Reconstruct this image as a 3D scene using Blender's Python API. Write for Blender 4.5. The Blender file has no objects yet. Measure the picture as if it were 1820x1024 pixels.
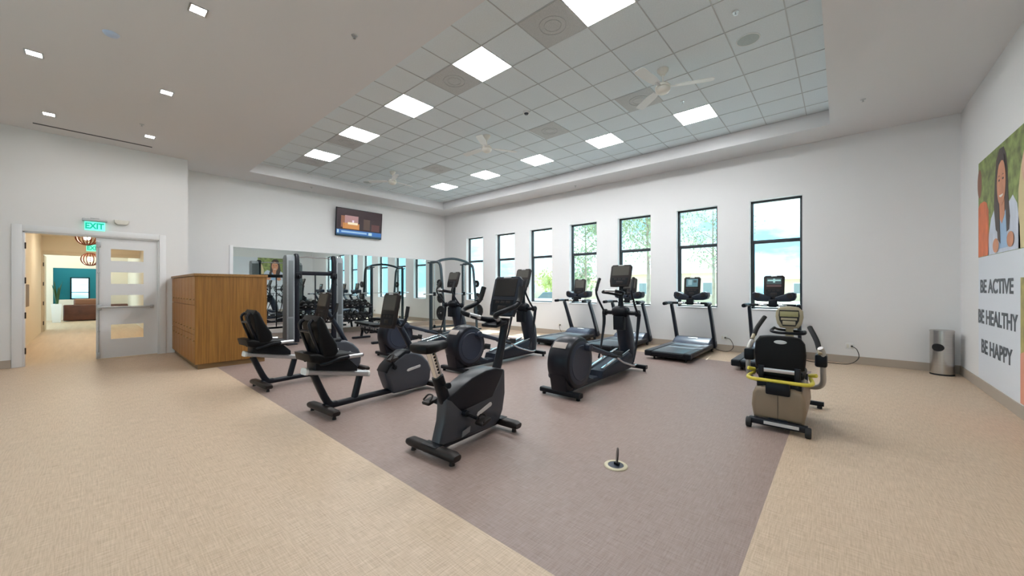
import bpy, bmesh, math, random
from mathutils import Vector, Matrix, Euler
random.seed(7)
PI = math.pi
R = math.radians
SC = bpy.context.scene
COL = SC.collection

# ------------------------------------------------------------------ camera, world, sun, exposure
YAW = math.atan2(585.0, 663.7)
cam_d = bpy.data.cameras.new('camera')
cam_d.sensor_width = 36.0
cam_d.lens = 663.7 / 1820.0 * 36.0
cam_d.clip_start = 0.05
cam_d.clip_end = 500
cam = bpy.data.objects.new('camera', cam_d)
COL.objects.link(cam)
cam.location = (0, 0, 1.415)
cam.rotation_euler = (PI / 2, 0, YAW)
SC.camera = cam

SC.view_settings.view_transform = 'Standard'
SC.view_settings.look = 'None'
SC.view_settings.gamma = 1.0
SC.view_settings.use_curve_mapping = False
SC.view_settings.exposure = 0.0
SC.cycles.use_denoising = True
SC.cycles.max_bounces = 8
SC.cycles.diffuse_bounces = 5
SC.cycles.glossy_bounces = 4
SC.cycles.transparent_max_bounces = 12
SC.cycles.sample_clamp_indirect = 6.0
SC.cycles.caustics_reflective = False
SC.cycles.caustics_refractive = False

PANEL_STRENGTH = 49.0
DOWNLIGHT_STRENGTH = 165.0
SKY_STRENGTH = 3.3
SUN_STRENGTH = 13.0

w = bpy.data.worlds.new('world')
SC.world = w
w.use_nodes = True
nt = w.node_tree
nt.nodes.clear()
out = nt.nodes.new('ShaderNodeOutputWorld')
bg = nt.nodes.new('ShaderNodeBackground')
tc = nt.nodes.new('ShaderNodeTexCoord')
mp = nt.nodes.new('ShaderNodeMapping')
mp.inputs['Scale'].default_value = (1.0, 1.0, 2.6)
nz = nt.nodes.new('ShaderNodeTexNoise')
nz.inputs['Scale'].default_value = 3.2
nz.inputs['Detail'].default_value = 7.0
nz.inputs['Roughness'].default_value = 0.55
rp = nt.nodes.new('ShaderNodeValToRGB')
rp.color_ramp.elements[0].position = 0.40
rp.color_ramp.elements[0].color = (0.21, 0.56, 0.76, 1)
rp.color_ramp.elements[1].position = 0.60
rp.color_ramp.elements[1].color = (0.80, 0.95, 1.0, 1)
nt.links.new(tc.outputs['Generated'], mp.inputs['Vector'])
nt.links.new(mp.outputs['Vector'], nz.inputs['Vector'])
nt.links.new(nz.outputs['Fac'], rp.inputs['Fac'])
nt.links.new(rp.outputs['Color'], bg.inputs['Color'])
bg.inputs['Strength'].default_value = SKY_STRENGTH
nt.links.new(bg.outputs['Background'], out.inputs['Surface'])

sun_d = bpy.data.lights.new('sun', 'SUN')
sun_d.energy = SUN_STRENGTH
sun_d.angle = R(0.5)
sun_d.color = (0.96, 0.98, 1.0)
sun = bpy.data.objects.new('sun', sun_d)
COL.objects.link(sun)
sun.rotation_euler = Vector((0.05, -0.45, -0.88)).to_track_quat('-Z', 'Y').to_euler()

# ------------------------------------------------------------------ materials
MATS = {}


def mat(name, col, rough=0.5, metal=0.0, spec=0.5, emit=None, estr=0.0, noise=None, bump=None, coat=0.0):
    """noise = (scale xyz, amount): value variation over the surface; bump = (scale, strength)."""
    if name in MATS:
        return MATS[name]
    m = bpy.data.materials.new(name)
    m.use_nodes = True
    t = m.node_tree
    b = t.nodes['Principled BSDF']
    b.inputs['Base Color'].default_value = (*col, 1)
    b.inputs['Roughness'].default_value = rough
    b.inputs['Metallic'].default_value = metal
    b.inputs['Specular IOR Level'].default_value = spec
    if coat:
        b.inputs['Coat Weight'].default_value = coat
    if emit:
        b.inputs['Emission Color'].default_value = (*emit, 1)
        b.inputs['Emission Strength'].default_value = estr
    tcn = None
    if noise or bump:
        tcn = t.nodes.new('ShaderNodeTexCoord')
    if noise:
        sc, amt = noise
        mpn = t.nodes.new('ShaderNodeMapping')
        mpn.inputs['Scale'].default_value = sc
        n = t.nodes.new('ShaderNodeTexNoise')
        n.inputs['Scale'].default_value = 1.0
        n.inputs['Detail'].default_value = 4.0
        r = t.nodes.new('ShaderNodeValToRGB')
        r.color_ramp.elements[0].position = 0.3
        r.color_ramp.elements[1].position = 0.7
        r.color_ramp.elements[0].color = (*[max(0, c * (1 - amt)) for c in col], 1)
        r.color_ramp.elements[1].color = (*[min(1, c * (1 + amt)) for c in col], 1)
        t.links.new(tcn.outputs['Object'], mpn.inputs['Vector'])
        t.links.new(mpn.outputs['Vector'], n.inputs['Vector'])
        t.links.new(n.outputs['Fac'], r.inputs['Fac'])
        t.links.new(r.outputs['Color'], b.inputs['Base Color'])
    if bump:
        n2 = t.nodes.new('ShaderNodeTexNoise')
        n2.inputs['Scale'].default_value = bump[0]
        n2.inputs['Detail'].default_value = 3.0
        bp = t.nodes.new('ShaderNodeBump')
        bp.inputs['Strength'].default_value = bump[1]
        bp.inputs['Distance'].default_value = 0.01
        t.links.new(tcn.outputs['Object'], n2.inputs['Vector'])
        t.links.new(n2.outputs['Fac'], bp.inputs['Height'])
        t.links.new(bp.outputs['Normal'], b.inputs['Normal'])
    MATS[name] = m
    return m


def carpet(name, dark, mid, light):
    m = bpy.data.materials.new(name)
    m.use_nodes = True
    t = m.node_tree
    b = t.nodes['Principled BSDF']
    b.inputs['Roughness'].default_value = 0.46
    b.inputs['Specular IOR Level'].default_value = 0.45
    tcn = t.nodes.new('ShaderNodeTexCoord')
    facs = []
    for sc in ((8, 130, 1), (130, 8, 1)):
        mpn = t.nodes.new('ShaderNodeMapping')
        mpn.inputs['Scale'].default_value = sc
        n = t.nodes.new('ShaderNodeTexNoise')
        n.inputs['Scale'].default_value = 1.0
        n.inputs['Detail'].default_value = 2.5
        n.inputs['Roughness'].default_value = 0.6
        t.links.new(tcn.outputs['Object'], mpn.inputs['Vector'])
        t.links.new(mpn.outputs['Vector'], n.inputs['Vector'])
        facs.append(n.outputs['Fac'])
    mx = t.nodes.new('ShaderNodeMath')
    mx.operation = 'ADD'
    t.links.new(facs[0], mx.inputs[0])
    t.links.new(facs[1], mx.inputs[1])
    hf = t.nodes.new('ShaderNodeMath')
    hf.operation = 'MULTIPLY'
    hf.inputs[1].default_value = 0.5
    t.links.new(mx.outputs[0], hf.inputs[0])
    r = t.nodes.new('ShaderNodeValToRGB')
    r.color_ramp.elements[0].position = 0.33
    r.color_ramp.elements[0].color = (*dark, 1)
    r.color_ramp.elements[1].position = 0.67
    r.color_ramp.elements[1].color = (*light, 1)
    e = r.color_ramp.elements.new(0.5)
    e.color = (*mid, 1)
    t.links.new(hf.outputs[0], r.inputs['Fac'])
    t.links.new(r.outputs['Color'], b.inputs['Base Color'])
    bp = t.nodes.new('ShaderNodeBump')
    bp.inputs['Strength'].default_value = 0.12
    bp.inputs['Distance'].default_value = 0.004
    t.links.new(hf.outputs[0], bp.inputs['Height'])
    t.links.new(bp.outputs['Normal'], b.inputs['Normal'])
    return m


def wood(name, c0, c1, sc):
    m = bpy.data.materials.new(name)
    m.use_nodes = True
    t = m.node_tree
    b = t.nodes['Principled BSDF']
    b.inputs['Roughness'].default_value = 0.45
    tcn = t.nodes.new('ShaderNodeTexCoord')
    mpn = t.nodes.new('ShaderNodeMapping')
    mpn.inputs['Scale'].default_value = sc
    n = t.nodes.new('ShaderNodeTexNoise')
    n.inputs['Scale'].default_value = 1.0
    n.inputs['Detail'].default_value = 6
    n.inputs['Roughness'].default_value = 0.65
    r = t.nodes.new('ShaderNodeValToRGB')
    r.color_ramp.elements[0].position = 0.32
    r.color_ramp.elements[0].color = (*c0, 1)
    r.color_ramp.elements[1].position = 0.68
    r.color_ramp.elements[1].color = (*c1, 1)
    t.links.new(tcn.outputs['Object'], mpn.inputs['Vector'])
    t.links.new(mpn.outputs['Vector'], n.inputs['Vector'])
    t.links.new(n.outputs['Fac'], r.inputs['Fac'])
    t.links.new(r.outputs['Color'], b.inputs['Base Color'])
    return m


def glass(name, tint, gl=0.08):
    m = bpy.data.materials.new(name)
    m.use_nodes = True
    t = m.node_tree
    t.nodes.clear()
    o = t.nodes.new('ShaderNodeOutputMaterial')
    tr = t.nodes.new('ShaderNodeBsdfTransparent')
    tr.inputs['Color'].default_value = (*tint, 1)
    g = t.nodes.new('ShaderNodeBsdfGlossy')
    g.inputs['Roughness'].default_value = 0.02
    lw = t.nodes.new('ShaderNodeLayerWeight')
    lw.inputs['Blend'].default_value = 0.5
    pw = t.nodes.new('ShaderNodeMath')
    pw.operation = 'POWER'
    pw.inputs[1].default_value = 5.0
    fr = t.nodes.new('ShaderNodeMath')
    fr.operation = 'MULTIPLY_ADD'
    fr.inputs[1].default_value = 0.5
    fr.inputs[2].default_value = 0.03
    t.links.new(lw.outputs['Facing'], pw.inputs[0])
    t.links.new(pw.outputs[0], fr.inputs[0])
    mx = t.nodes.new('ShaderNodeMixShader')
    t.links.new(fr.outputs[0], mx.inputs[0])
    t.links.new(tr.outputs[0], mx.inputs[1])
    t.links.new(g.outputs[0], mx.inputs[2])
    t.links.new(mx.outputs[0], o.inputs['Surface'])
    return m


def emissive(name, col, s):
    return mat(name, (0.02, 0.02, 0.02), 0.3, emit=col, estr=s)


M_WALL = mat('wall_paint', (0.80, 0.79, 0.785), 0.75, spec=0.2, bump=(160, 0.03))
M_CEIL = mat('ceiling_paint', (0.745, 0.73, 0.735), 0.8, spec=0.2)
M_TILE = mat('ceiling_tile', (0.73, 0.79, 0.82), 0.85, spec=0.15, noise=((60, 60, 60), 0.03), bump=(220, 0.08))
M_GRID = mat('ceiling_grid', (0.46, 0.48, 0.49), 0.5)  # bars greyed: shadow along the tile edges is put into their colour
M_TRIM = mat('white_trim', (0.80, 0.80, 0.81), 0.4)
M_BASE = mat('taupe_baseboard', (0.40, 0.34, 0.28), 0.5)
M_BEIGE = carpet('beige_carpet', (0.425, 0.312, 0.212), (0.555, 0.424, 0.305), (0.665, 0.525, 0.392))
M_TAUPE = carpet('taupe_carpet', (0.230, 0.160, 0.137), (0.290, 0.213, 0.187), (0.350, 0.265, 0.236))
M_WOOD = wood('locker_laminate', (0.165, 0.068, 0.011), (0.34, 0.155, 0.028), (46, 46, 1.1))
M_WOODF = wood('locker_door_laminate', (0.32, 0.125, 0.016), (0.46, 0.20, 0.032), (40, 40, 1.1))
M_BRASSY = mat('bronze_pull', (0.36, 0.22, 0.09), 0.35, metal=0.5)
M_WOODT = wood('locker_top_laminate', (0.20, 0.095, 0.025), (0.35, 0.18, 0.05), (1.1, 46, 46))
M_BLACK = mat('black_plastic', (0.006, 0.007, 0.010), 0.40, spec=0.2)
M_BLACKM = mat('black_powder_coat', (0.007, 0.008, 0.013), 0.34, spec=0.28, bump=(400, 0.03))
M_CHAR = mat('charcoal_plastic', (0.015, 0.020, 0.032), 0.38, spec=0.3, noise=((9, 9, 9), 0.12))
M_SLATE = mat('slate_plastic', (0.026, 0.033, 0.052), 0.36, spec=0.35)
M_SLATEL = mat('light_slate_plastic', (0.043, 0.048, 0.060), 0.36)
M_STEELB = mat('blue_grey_metal', (0.16, 0.20, 0.23), 0.32, metal=0.55)
M_VINYL = mat('black_vinyl', (0.006, 0.0055, 0.006), 0.45, spec=0.16, bump=(120, 0.08))
M_BROWNP = mat('dark_brown_plastic', (0.018, 0.013, 0.012), 0.42, spec=0.3)
M_CHROME = mat('chrome', (0.75, 0.76, 0.78), 0.14, metal=1.0)
M_SILVER = mat('brushed_silver', (0.52, 0.53, 0.54), 0.34, metal=0.85)
M_STEEL = mat('stainless_steel', (0.55, 0.53, 0.51), 0.27, metal=1.0, noise=((3, 3, 200), 0.08))
M_RUBBER = mat('black_rubber', (0.008, 0.008, 0.009), 0.7)
M_BELT = mat('running_belt', (0.075, 0.098, 0.115), 0.28, bump=(300, 0.1))
M_SCREEN = mat('screen_off', (0.022, 0.020, 0.020), 0.2, spec=0.35)
M_SCREENG = mat('screen_off_grey', (0.085, 0.080, 0.070), 0.25, spec=0.3)
M_BEZEL = mat('console_bezel', (0.022, 0.017, 0.016), 0.45, spec=0.22)
M_LABEL = mat('silver_badge', (0.62, 0.62, 0.62), 0.3, metal=0.3)
M_LABELD = mat('badge_print', (0.20, 0.20, 0.21), 0.4)
M_CREAM = mat('cream_plastic', (0.40, 0.34, 0.225), 0.42)
M_CREAMD = mat('cream_shell', (0.225, 0.168, 0.112), 0.42)
M_YELLOW = mat('yellow_bar', (0.62, 0.52, 0.055), 0.38)
M_GREYM = mat('grey_tube', (0.42, 0.40, 0.38), 0.34, metal=0.4)
M_LCD = mat('lcd_olive', (0.33, 0.30, 0.14), 0.3)
M_WHITEP = mat('white_plastic', (0.78, 0.78, 0.77), 0.4)
M_IVORY = mat('ivory_plastic', (0.74, 0.71, 0.64), 0.4)
M_VENT = mat('grey_vent', (0.50, 0.51, 0.51), 0.6, noise=((220, 220, 220), 0.22))
M_SPK = mat('speaker_mesh', (0.42, 0.47, 0.47), 0.6, noise=((300, 300, 300), 0.25))
M_WINF = mat('black_window_frame', (0.020, 0.026, 0.032), 0.4)
M_GLASS = glass('window_glass', (0.93, 0.985, 0.985))
M_DGLASS = glass('door_glass', (0.97, 0.96, 0.94))
M_MIRROR = mat('mirror_silver', (0.86, 0.93, 0.92), 0.015, metal=1.0)
M_BRONZE = mat('dark_bronze', (0.035, 0.022, 0.018), 0.4, metal=0.4)
M_PANEL = emissive('light_panel', (0.95, 0.975, 1.0), PANEL_STRENGTH)
M_DOWN = emissive('downlight_lens', (1.0, 0.965, 0.94), DOWNLIGHT_STRENGTH)
M_HALLW = mat('hall_paint', (0.80, 0.73, 0.61), 0.7)
M_HALLT = mat('hall_trim', (0.74, 0.66, 0.54), 0.5)
M_HALLF = wood('hall_floor_plank', (0.50, 0.38, 0.26), (0.60, 0.47, 0.33), (0.6, 7, 1))
M_TEAL = mat('teal_wall', (0.03, 0.36, 0.50), 0.6)
M_LEATHER = mat('brown_leather', (0.085, 0.024, 0.012), 0.42, noise=((5, 5, 5), 0.25))
M_LEAF = mat('dark_leaf', (0.03, 0.085, 0.03), 0.5)

# ------------------------------------------------------------------ mesh helpers


def rotm(e):
    return Euler(e).to_matrix().to_4x4() if e else Matrix()


class MB:
    """collects shapes into one mesh"""

    def __init__(self):
        self.bm = bmesh.new()

    def _merge(self, b):
        me = bpy.data.meshes.new('tmp')
        b.to_mesh(me)
        b.free()
        self.bm.from_mesh(me)
        bpy.data.meshes.remove(me)
        return self

    def box(self, c, s, rot=None, bev=0.0, seg=2):
        b = bmesh.new()
        bmesh.ops.create_cube(b, size=1.0)
        bmesh.ops.scale(b, vec=s, verts=b.verts)
        if bev:
            bmesh.ops.bevel(b, geom=b.edges[:], offset=min(bev, min(s) * 0.49), segments=seg, affect='EDGES', profile=0.5)
        b.transform(Matrix.Translation(c) @ rotm(rot))
        return self._merge(b)

    def b2(self, lo, hi, bev=0.0, seg=2):
        c = [(a + d) / 2 for a, d in zip(lo, hi)]
        s = [abs(d - a) for a, d in zip(lo, hi)]
        return self.box(c, s, None, bev, seg)

    def prism(self, prof, a0, a1, plane='yz', bev=0.0, seg=2, taper=None):
        """prof: 2D outline; extruded along the remaining axis from a0 to a1"""
        b = bmesh.new()

        def P(p, a):
            if plane == 'yz':
                return (a, p[0], p[1])
            if plane == 'xz':
                return (p[0], a, p[1])
            return (p[0], p[1], a)
        n = len(prof)
        v0 = [b.verts.new(P(p, a0)) for p in prof]
        v1 = [b.verts.new(P(p, a1)) for p in prof]
        f0 = b.faces.new(v0)
        f1 = b.faces.new(v1[::-1])
        for i in range(n):
            b.faces.new((v0[i], v1[i], v1[(i + 1) % n], v0[(i + 1) % n]))
        bmesh.ops.recalc_face_normals(b, faces=b.faces[:])
        if bev:
            ed = [e for e in b.edges if e in set(f0.edges) | set(f1.edges)]
            bmesh.ops.bevel(b, geom=ed, offset=bev, segments=seg, affect='EDGES', profile=0.5)
        return self._merge(b)

    def cyl(self, p0, p1, r0, r1=None, seg=20, bev=0.0, bseg=2):
        p0, p1 = Vector(p0), Vector(p1)
        r1 = r0 if r1 is None else r1
        d = p1 - p0
        b = bmesh.new()
        bmesh.ops.create_cone(b, cap_ends=True, cap_tris=False, segments=seg, radius1=r0, radius2=r1, depth=d.length)
        if bev:
            ed = [e for e in b.edges if any(len(f.verts) > 4 for f in e.link_faces)]
            bmesh.ops.bevel(b, geom=ed, offset=bev, segments=bseg, affect='EDGES', profile=0.5)
        q = d.to_track_quat('Z', 'Y')
        b.transform(Matrix.Translation((p0 + p1) / 2) @ q.to_matrix().to_4x4())
        return self._merge(b)

    def sphere(self, c, r, sc=(1, 1, 1), rot=None, u=16, v=10):
        b = bmesh.new()
        bmesh.ops.create_uvsphere(b, u_segments=u, v_segments=v, radius=r)
        bmesh.ops.scale(b, vec=sc, verts=b.verts)
        b.transform(Matrix.Translation(c) @ rotm(rot))
        return self._merge(b)

    def lathe(self, prof, c, axis='z', seg=32, cap=True):
        b = bmesh.new()
        rings = []
        for r, h in prof:
            ring = []
            for i in range(seg):
                a = 2 * PI * i / seg
                ring.append(b.verts.new((r * math.cos(a), r * math.sin(a), h)))
            rings.append(ring)
        for k in range(len(rings) - 1):
            for i in range(seg):
                j = (i + 1) % seg
                b.faces.new((rings[k][i], rings[k][j], rings[k + 1][j], rings[k + 1][i]))
        if cap and prof[0][0] > 1e-6:
            b.faces.new(rings[0][::-1])
        if cap and prof[-1][0] > 1e-6:
            b.faces.new(rings[-1])
        bmesh.ops.remove_doubles(b, verts=b.verts[:], dist=1e-6)
        m = Matrix()
        if axis == 'x':
            m = Matrix.Rotation(PI / 2, 4, 'Y')
        elif axis == 'y':
            m = Matrix.Rotation(-PI / 2, 4, 'X')
        b.transform(Matrix.Translation(c) @ m)
        return self._merge(b)

    def tube(self, pts, r, seg=10, closed=False, smooth=0, cap=True):
        """round tube along a polyline; r may be a list; smooth = Catmull-Rom steps per span"""
        pts = [Vector(p) for p in pts]
        rads = list(r) if isinstance(r, (list, tuple)) else [r] * len(pts)
        if smooth:
            pts, rads = spline(pts, rads, smooth, closed)
        secs = []
        for q, rr in zip(pts, rads):
            secs.append([(rr * math.cos(2 * PI * i / seg), rr * math.sin(2 * PI * i / seg)) for i in range(seg)])
        return self.sweep(pts, secs, closed, cap)

    def bar(self, pts, sizes, up=(0, 0, 1), rnd=0.3, smooth=0):
        """rounded-rectangle section swept along pts; sizes = (w, h) or list"""
        pts = [Vector(p) for p in pts]
        if not isinstance(sizes, list):
            sizes = [sizes] * len(pts)
        if smooth:
            ws = [s[0] for s in sizes]
            hs = [s[1] for s in sizes]
            p2, ws = spline(pts, ws, smooth, False)
            _, hs = spline(pts, hs, smooth, False)
            pts, sizes = p2, list(zip(ws, hs))
        secs = []
        for wd, ht in sizes:
            rr = min(wd, ht) * rnd
            s = []
            for cx, cy, a0 in ((1, 1, 0), (-1, 1, 90), (-1, -1, 180), (1, -1, 270)):
                for k in range(4):
                    a = R(a0 + 30 * k)
                    s.append((cx * (wd / 2 - rr) + rr * math.cos(a), cy * (ht / 2 - rr) + rr * math.sin(a)))
            secs.append(s)
        return self.sweep(pts, secs, False, True, Vector(up))

    def sweep(self, pts, secs, closed=False, cap=True, up=None):
        b = bmesh.new()
        n = len(pts)
        rings = []
        prev = None
        for i in range(n):
            if closed:
                t = (pts[(i + 1) % n] - pts[i - 1]).normalized()
            else:
                t = (pts[min(i + 1, n - 1)] - pts[max(i - 1, 0)]).normalized()
            if up is not None:
                ref = up
                if abs(t.dot(ref.normalized())) > 0.995:
                    ref = Vector((0, 1, 0)) if abs(t.y) < 0.9 else Vector((1, 0, 0))
                sx = t.cross(ref).normalized()
            else:
                if prev is None:
                    ref = Vector((0, 0, 1)) if abs(t.z) < 0.9 else Vector((1, 0, 0))
                    sx = t.cross(ref).normalized()
                else:
                    sx = (prev - t * prev.dot(t)).normalized()
            prev = sx
            sy = sx.cross(t).normalized()
            rings.append([b.verts.new(pts[i] + sx * a + sy * c) for a, c in secs[i]])
        m = len(secs[0])
        for i in range(n if closed else n - 1):
            A, B = rings[i], rings[(i + 1) % n]
            for k in range(m):
                b.faces.new((A[k], A[(k + 1) % m], B[(k + 1) % m], B[k]))
        if cap and not closed:
            b.faces.new(rings[0][::-1])
            b.faces.new(rings[-1])
        bmesh.ops.recalc_face_normals(b, faces=b.faces[:])
        return self._merge(b)

    def poly(self, pts):
        b = bmesh.new()
        b.faces.new([b.verts.new(p) for p in pts])
        return self._merge(b)

    def obj(self, name, m, parent=None, smooth=True, ang=38):
        me = bpy.data.meshes.new(name)
        self.bm.to_mesh(me)
        self.bm.free()
        me.materials.append(m)
        if smooth:
            me.shade_smooth()
            me.set_sharp_from_angle(angle=R(ang))
        o = bpy.data.objects.new(name, me)
        COL.objects.link(o)
        if parent:
            o.parent = parent
        return o


def spline(pts, rads, steps, closed):
    n = len(pts)
    op, orr = [], []
    rng = n if closed else n - 1
    for i in range(rng):
        if closed:
            p = [pts[(i + k) % n] for k in (-1, 0, 1, 2)]
        else:
            p = [pts[max(i - 1, 0)], pts[i], pts[i + 1], pts[min(i + 2, n - 1)]]
        ra, rb = rads[i], rads[(i + 1) % n]
        for s in range(steps):
            t = s / steps
            q = 0.5 * ((2 * p[1]) + (p[2] - p[0]) * t + (2 * p[0] - 5 * p[1] + 4 * p[2] - p[3]) * t * t + (3 * p[1] - p[0] - 3 * p[2] + p[3]) * t ** 3)
            op.append(q)
            orr.append(ra + (rb - ra) * t)
    if not closed:
        op.append(pts[-1])
        orr.append(rads[-1])
    return op, orr


def thing(name, label, cat, loc=(0, 0, 0), rotz=0.0, group=None):
    o = bpy.data.objects.new(name, None)
    o.empty_display_size = 0.1
    COL.objects.link(o)
    o.location = loc
    o.rotation_euler = (0, 0, rotz)
    o['label'] = label
    o['category'] = cat
    if group:
        o['group'] = group
    return o


def tag(o, label, cat, group=None):
    o['label'] = label
    o['category'] = cat
    if group:
        o['group'] = group
    return o


def struct(o):
    o['kind'] = 'structure'
    return o


def dup(root, label, loc=None, rotz=None):
    """copy of a thing with copies of its parts and their sub-parts"""
    r = root.copy()
    COL.objects.link(r)
    if loc is not None:
        r.location = loc
    if rotz is not None:
        r.rotation_euler = (0, 0, rotz)
    r['label'] = label
    for ch in list(root.children):
        c = ch.copy()
        COL.objects.link(c)
        c.parent = r
        for g in list(ch.children):
            d = g.copy()
            COL.objects.link(d)
            d.parent = c
    return r


def text_mesh(name, s, size, m, mw, parent=None, bold=0.0, ext=0.001, sx=1.0, align='LEFT'):
    cu = bpy.data.curves.new(name, 'FONT')
    cu.body = s
    cu.size = size
    cu.extrude = ext
    cu.offset = bold
    cu.align_x = align
    to = bpy.data.objects.new('tmp_text', cu)
    COL.objects.link(to)
    dg = bpy.context.evaluated_depsgraph_get()
    me = bpy.data.meshes.new_from_object(to.evaluated_get(dg))
    bpy.data.objects.remove(to)
    bpy.data.curves.remove(cu)
    me.name = name
    me.transform(mw @ Matrix.Diagonal((sx, 1, 1, 1)))
    me.materials.clear()
    me.materials.append(m)
    o = bpy.data.objects.new(name, me)
    COL.objects.link(o)
    if parent:
        o.parent = parent
    return o


def frame(origin, xdir, ydir):
    x, y = Vector(xdir).normalized(), Vector(ydir).normalized()
    z = x.cross(y)
    m = Matrix((x, y, z)).transposed().to_4x4()
    m.translation = origin
    return m


# ------------------------------------------------------------------ the room
XL, XD, XR = -11.93, -11.0, 1.473      # mirror wall, door wall, right wall
YW, YD, YB = 9.46, 1.475, -4.5         # window wall, end of the door wall, wall behind
ZC, ZT = 4.286, 4.55                   # gypsum ceiling, tile ceiling
TX0, TX1, TY0, TY1 = -10.95, -0.148, 2.62, 8.61  # tray
DY0, DY1, DZ = -0.78, 1.009, 2.44      # door opening

f = MB()
f.b2((XD - 0.001, YB, -0.2), (XR, 1.517, 0))
f.b2((XL, 1.517 - 0.042, -0.2), (XD - 0.001, 1.517, 0))
f.b2((-0.378, 1.517, -0.2), (XR, YW, 0))
f.b2((XL, 8.12, -0.2), (-0.378, YW, 0))
struct(f.obj('floor', M_BEIGE, smooth=False))
f = MB()
f.b2((XL, 1.517, -0.2), (-0.378, 8.12, 0))
struct(f.obj('floor_carpet_inset', M_TAUPE, smooth=False))

c = MB()
c.b2((XL - 0.2, YB - 0.2, ZC), (XR + 0.2, TY0, 4.75))
c.b2((XL - 0.2, TY1, ZC), (XR + 0.2, YW + 0.25, 4.75))
c.b2((XL - 0.2, TY0, ZC), (TX0, TY1, 4.75))
c.b2((TX1, TY0, ZC), (XR + 0.2, TY1, 4.75))
struct(c.obj('ceiling', M_CEIL, smooth=False))
c = MB()
c.b2((TX0, TY0, ZT), (TX1, TY1, 4.75))
struct(c.obj('ceiling_tile', M_TILE, smooth=False))
g = MB()
T_ = 0.604
gx = -1.98 + T_ / 2
gy = 3.66 - T_ / 2
for k in range(-20, 20):
    x = gx + k * T_
    if TX0 < x < TX1:
        g.b2((x - 0.006, TY0, ZT - 0.005), (x + 0.006, TY1, ZT + 0.002))
    y = gy + k * T_
    if TY0 < y < TY1:
        g.b2((TX0, y - 0.006, ZT - 0.0055), (TX1, y + 0.006, ZT + 0.002))
for yy in (TY0, TY1 - 0.014):
    g.b2((TX0, yy, ZT - 0.005), (TX1, yy + 0.014, ZT + 0.002))
struct(g.obj('trim_1', M_GRID, smooth=False))

# window wall with its seven openings
WIN = []
for k in range(7):
    x1 = -0.585 - 1.5265 * k
    WIN.append((x1 - 0.895, x1))
WZ0, WZ1 = 0.965, 3.295
b = MB()
xs = XR + 0.2
for x0, x1 in WIN:
    b.b2((x1, YW, 0), (xs, YW + 0.25, 4.6))
    xs = x0
    b.b2((x0, YW, 0), (x1, YW + 0.25, WZ0))
    b.b2((x0, YW, WZ1), (x1, YW + 0.25, 4.6))
b.b2((XL - 0.2, YW, 0), (xs, YW + 0.25, 4.6))
struct(b.obj('wall_back', M_WALL, smooth=False))
for i, (x0, x1) in enumerate(WIN):
    fr = MB()
    ya, yb = YW + 0.12, YW + 0.19
    t = 0.045
    fr.b2((x0, ya, WZ0), (x0 + t, yb, WZ1), 0.004)
    fr.b2((x1 - t, ya, WZ0), (x1, yb, WZ1), 0.004)
    fr.b2((x0, ya, WZ1 - t), (x1, yb, WZ1), 0.004)
    fr.b2((x0, ya, WZ0), (x1, yb, WZ0 + t * 0.8), 0.004)
    fr.b2((x0 + t, ya - 0.01, 2.37), (x1 - t, yb, 2.445), 0.004)
    fr.b2((x0 + t, ya + 0.02, WZ0 + 0.03), (x0 + t + 0.02, yb, 2.37), 0.003)
    wo = struct(fr.obj('window_%d' % (i + 1), M_WINF))
    p = MB()
    p.b2((x0 + 0.03, ya + 0.035, WZ0 + 0.02), (x1 - 0.03, ya + 0.041, WZ1 - 0.03))
    po = p.obj('pane', M_GLASS, wo, smooth=False)
    s = MB()
    s.b2((x0 + 0.003, YW - 0.012, WZ0 - 0.02), (x1 - 0.003, ya, WZ0 + 0.004), 0.004)
    so = s.obj('sill', M_TRIM, wo)

b = MB()
b.b2((XR, YB - 0.2, 0), (XR + 0.2, YW + 0.25, 4.6))
struct(b.obj('wall_right', M_WALL, smooth=False))
b = MB()
b.b2((XL - 0.2, YD, 0), (XL, YW + 0.25, 4.6))
struct(b.obj('wall_mirror_side', M_WALL, smooth=False))
b = MB()
b.b2((XD - 0.16, YB - 0.2, 0), (XD, DY0, 4.6))
b.b2((XD - 0.16, DY1, 0), (XD, YD, 4.6))
b.b2((XD - 0.16, DY0, DZ), (XD, DY1, 4.6))
b.b2((XL - 0.2, YD - 0.16, 0), (XD - 0.16, YD, 4.6))
struct(b.obj('wall_left', M_WALL, smooth=False))
b = MB()
ADDED_WIN = [(-1.0, 0.8), (-3.9, -2.1), (-6.8, -5.0)]   # unseen windows added behind the camera to bring in cool light
xs = XR + 0.2
for x0, x1 in ADDED_WIN:
    b.b2((x1, YB - 0.2, 0), (xs, YB, 4.6))
    b.b2((x0, YB - 0.2, 0), (x1, YB, 0.7))
    b.b2((x0, YB - 0.2, 3.3), (x1, YB, 4.6))
    xs = x0
b.b2((XD - 0.16, YB - 0.2, 0), (xs, YB, 4.6))
struct(b.obj('wall_front', M_WALL, smooth=False))
for i, (x0, x1) in enumerate(ADDED_WIN):
    fr = MB()
    t = 0.05
    ya, yb = YB - 0.16, YB - 0.09
    fr.b2((x0, ya, 0.7), (x0 + t, yb, 3.3))
    fr.b2((x1 - t, ya, 0.7), (x1, yb, 3.3))
    fr.b2((x0, ya, 3.3 - t), (x1, yb, 3.3))
    fr.b2((x0, ya, 0.7), (x1, yb, 0.7 + t))
    wo = struct(fr.obj('window_%d' % (i + 9), M_WINF, smooth=False))  # added window, out of view, for its daylight
    p = MB()
    p.b2((x0 + 0.03, ya + 0.03, 0.72), (x1 - 0.03, ya + 0.036, 3.27))
    p.obj('pane', M_GLASS, wo, smooth=False)

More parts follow.
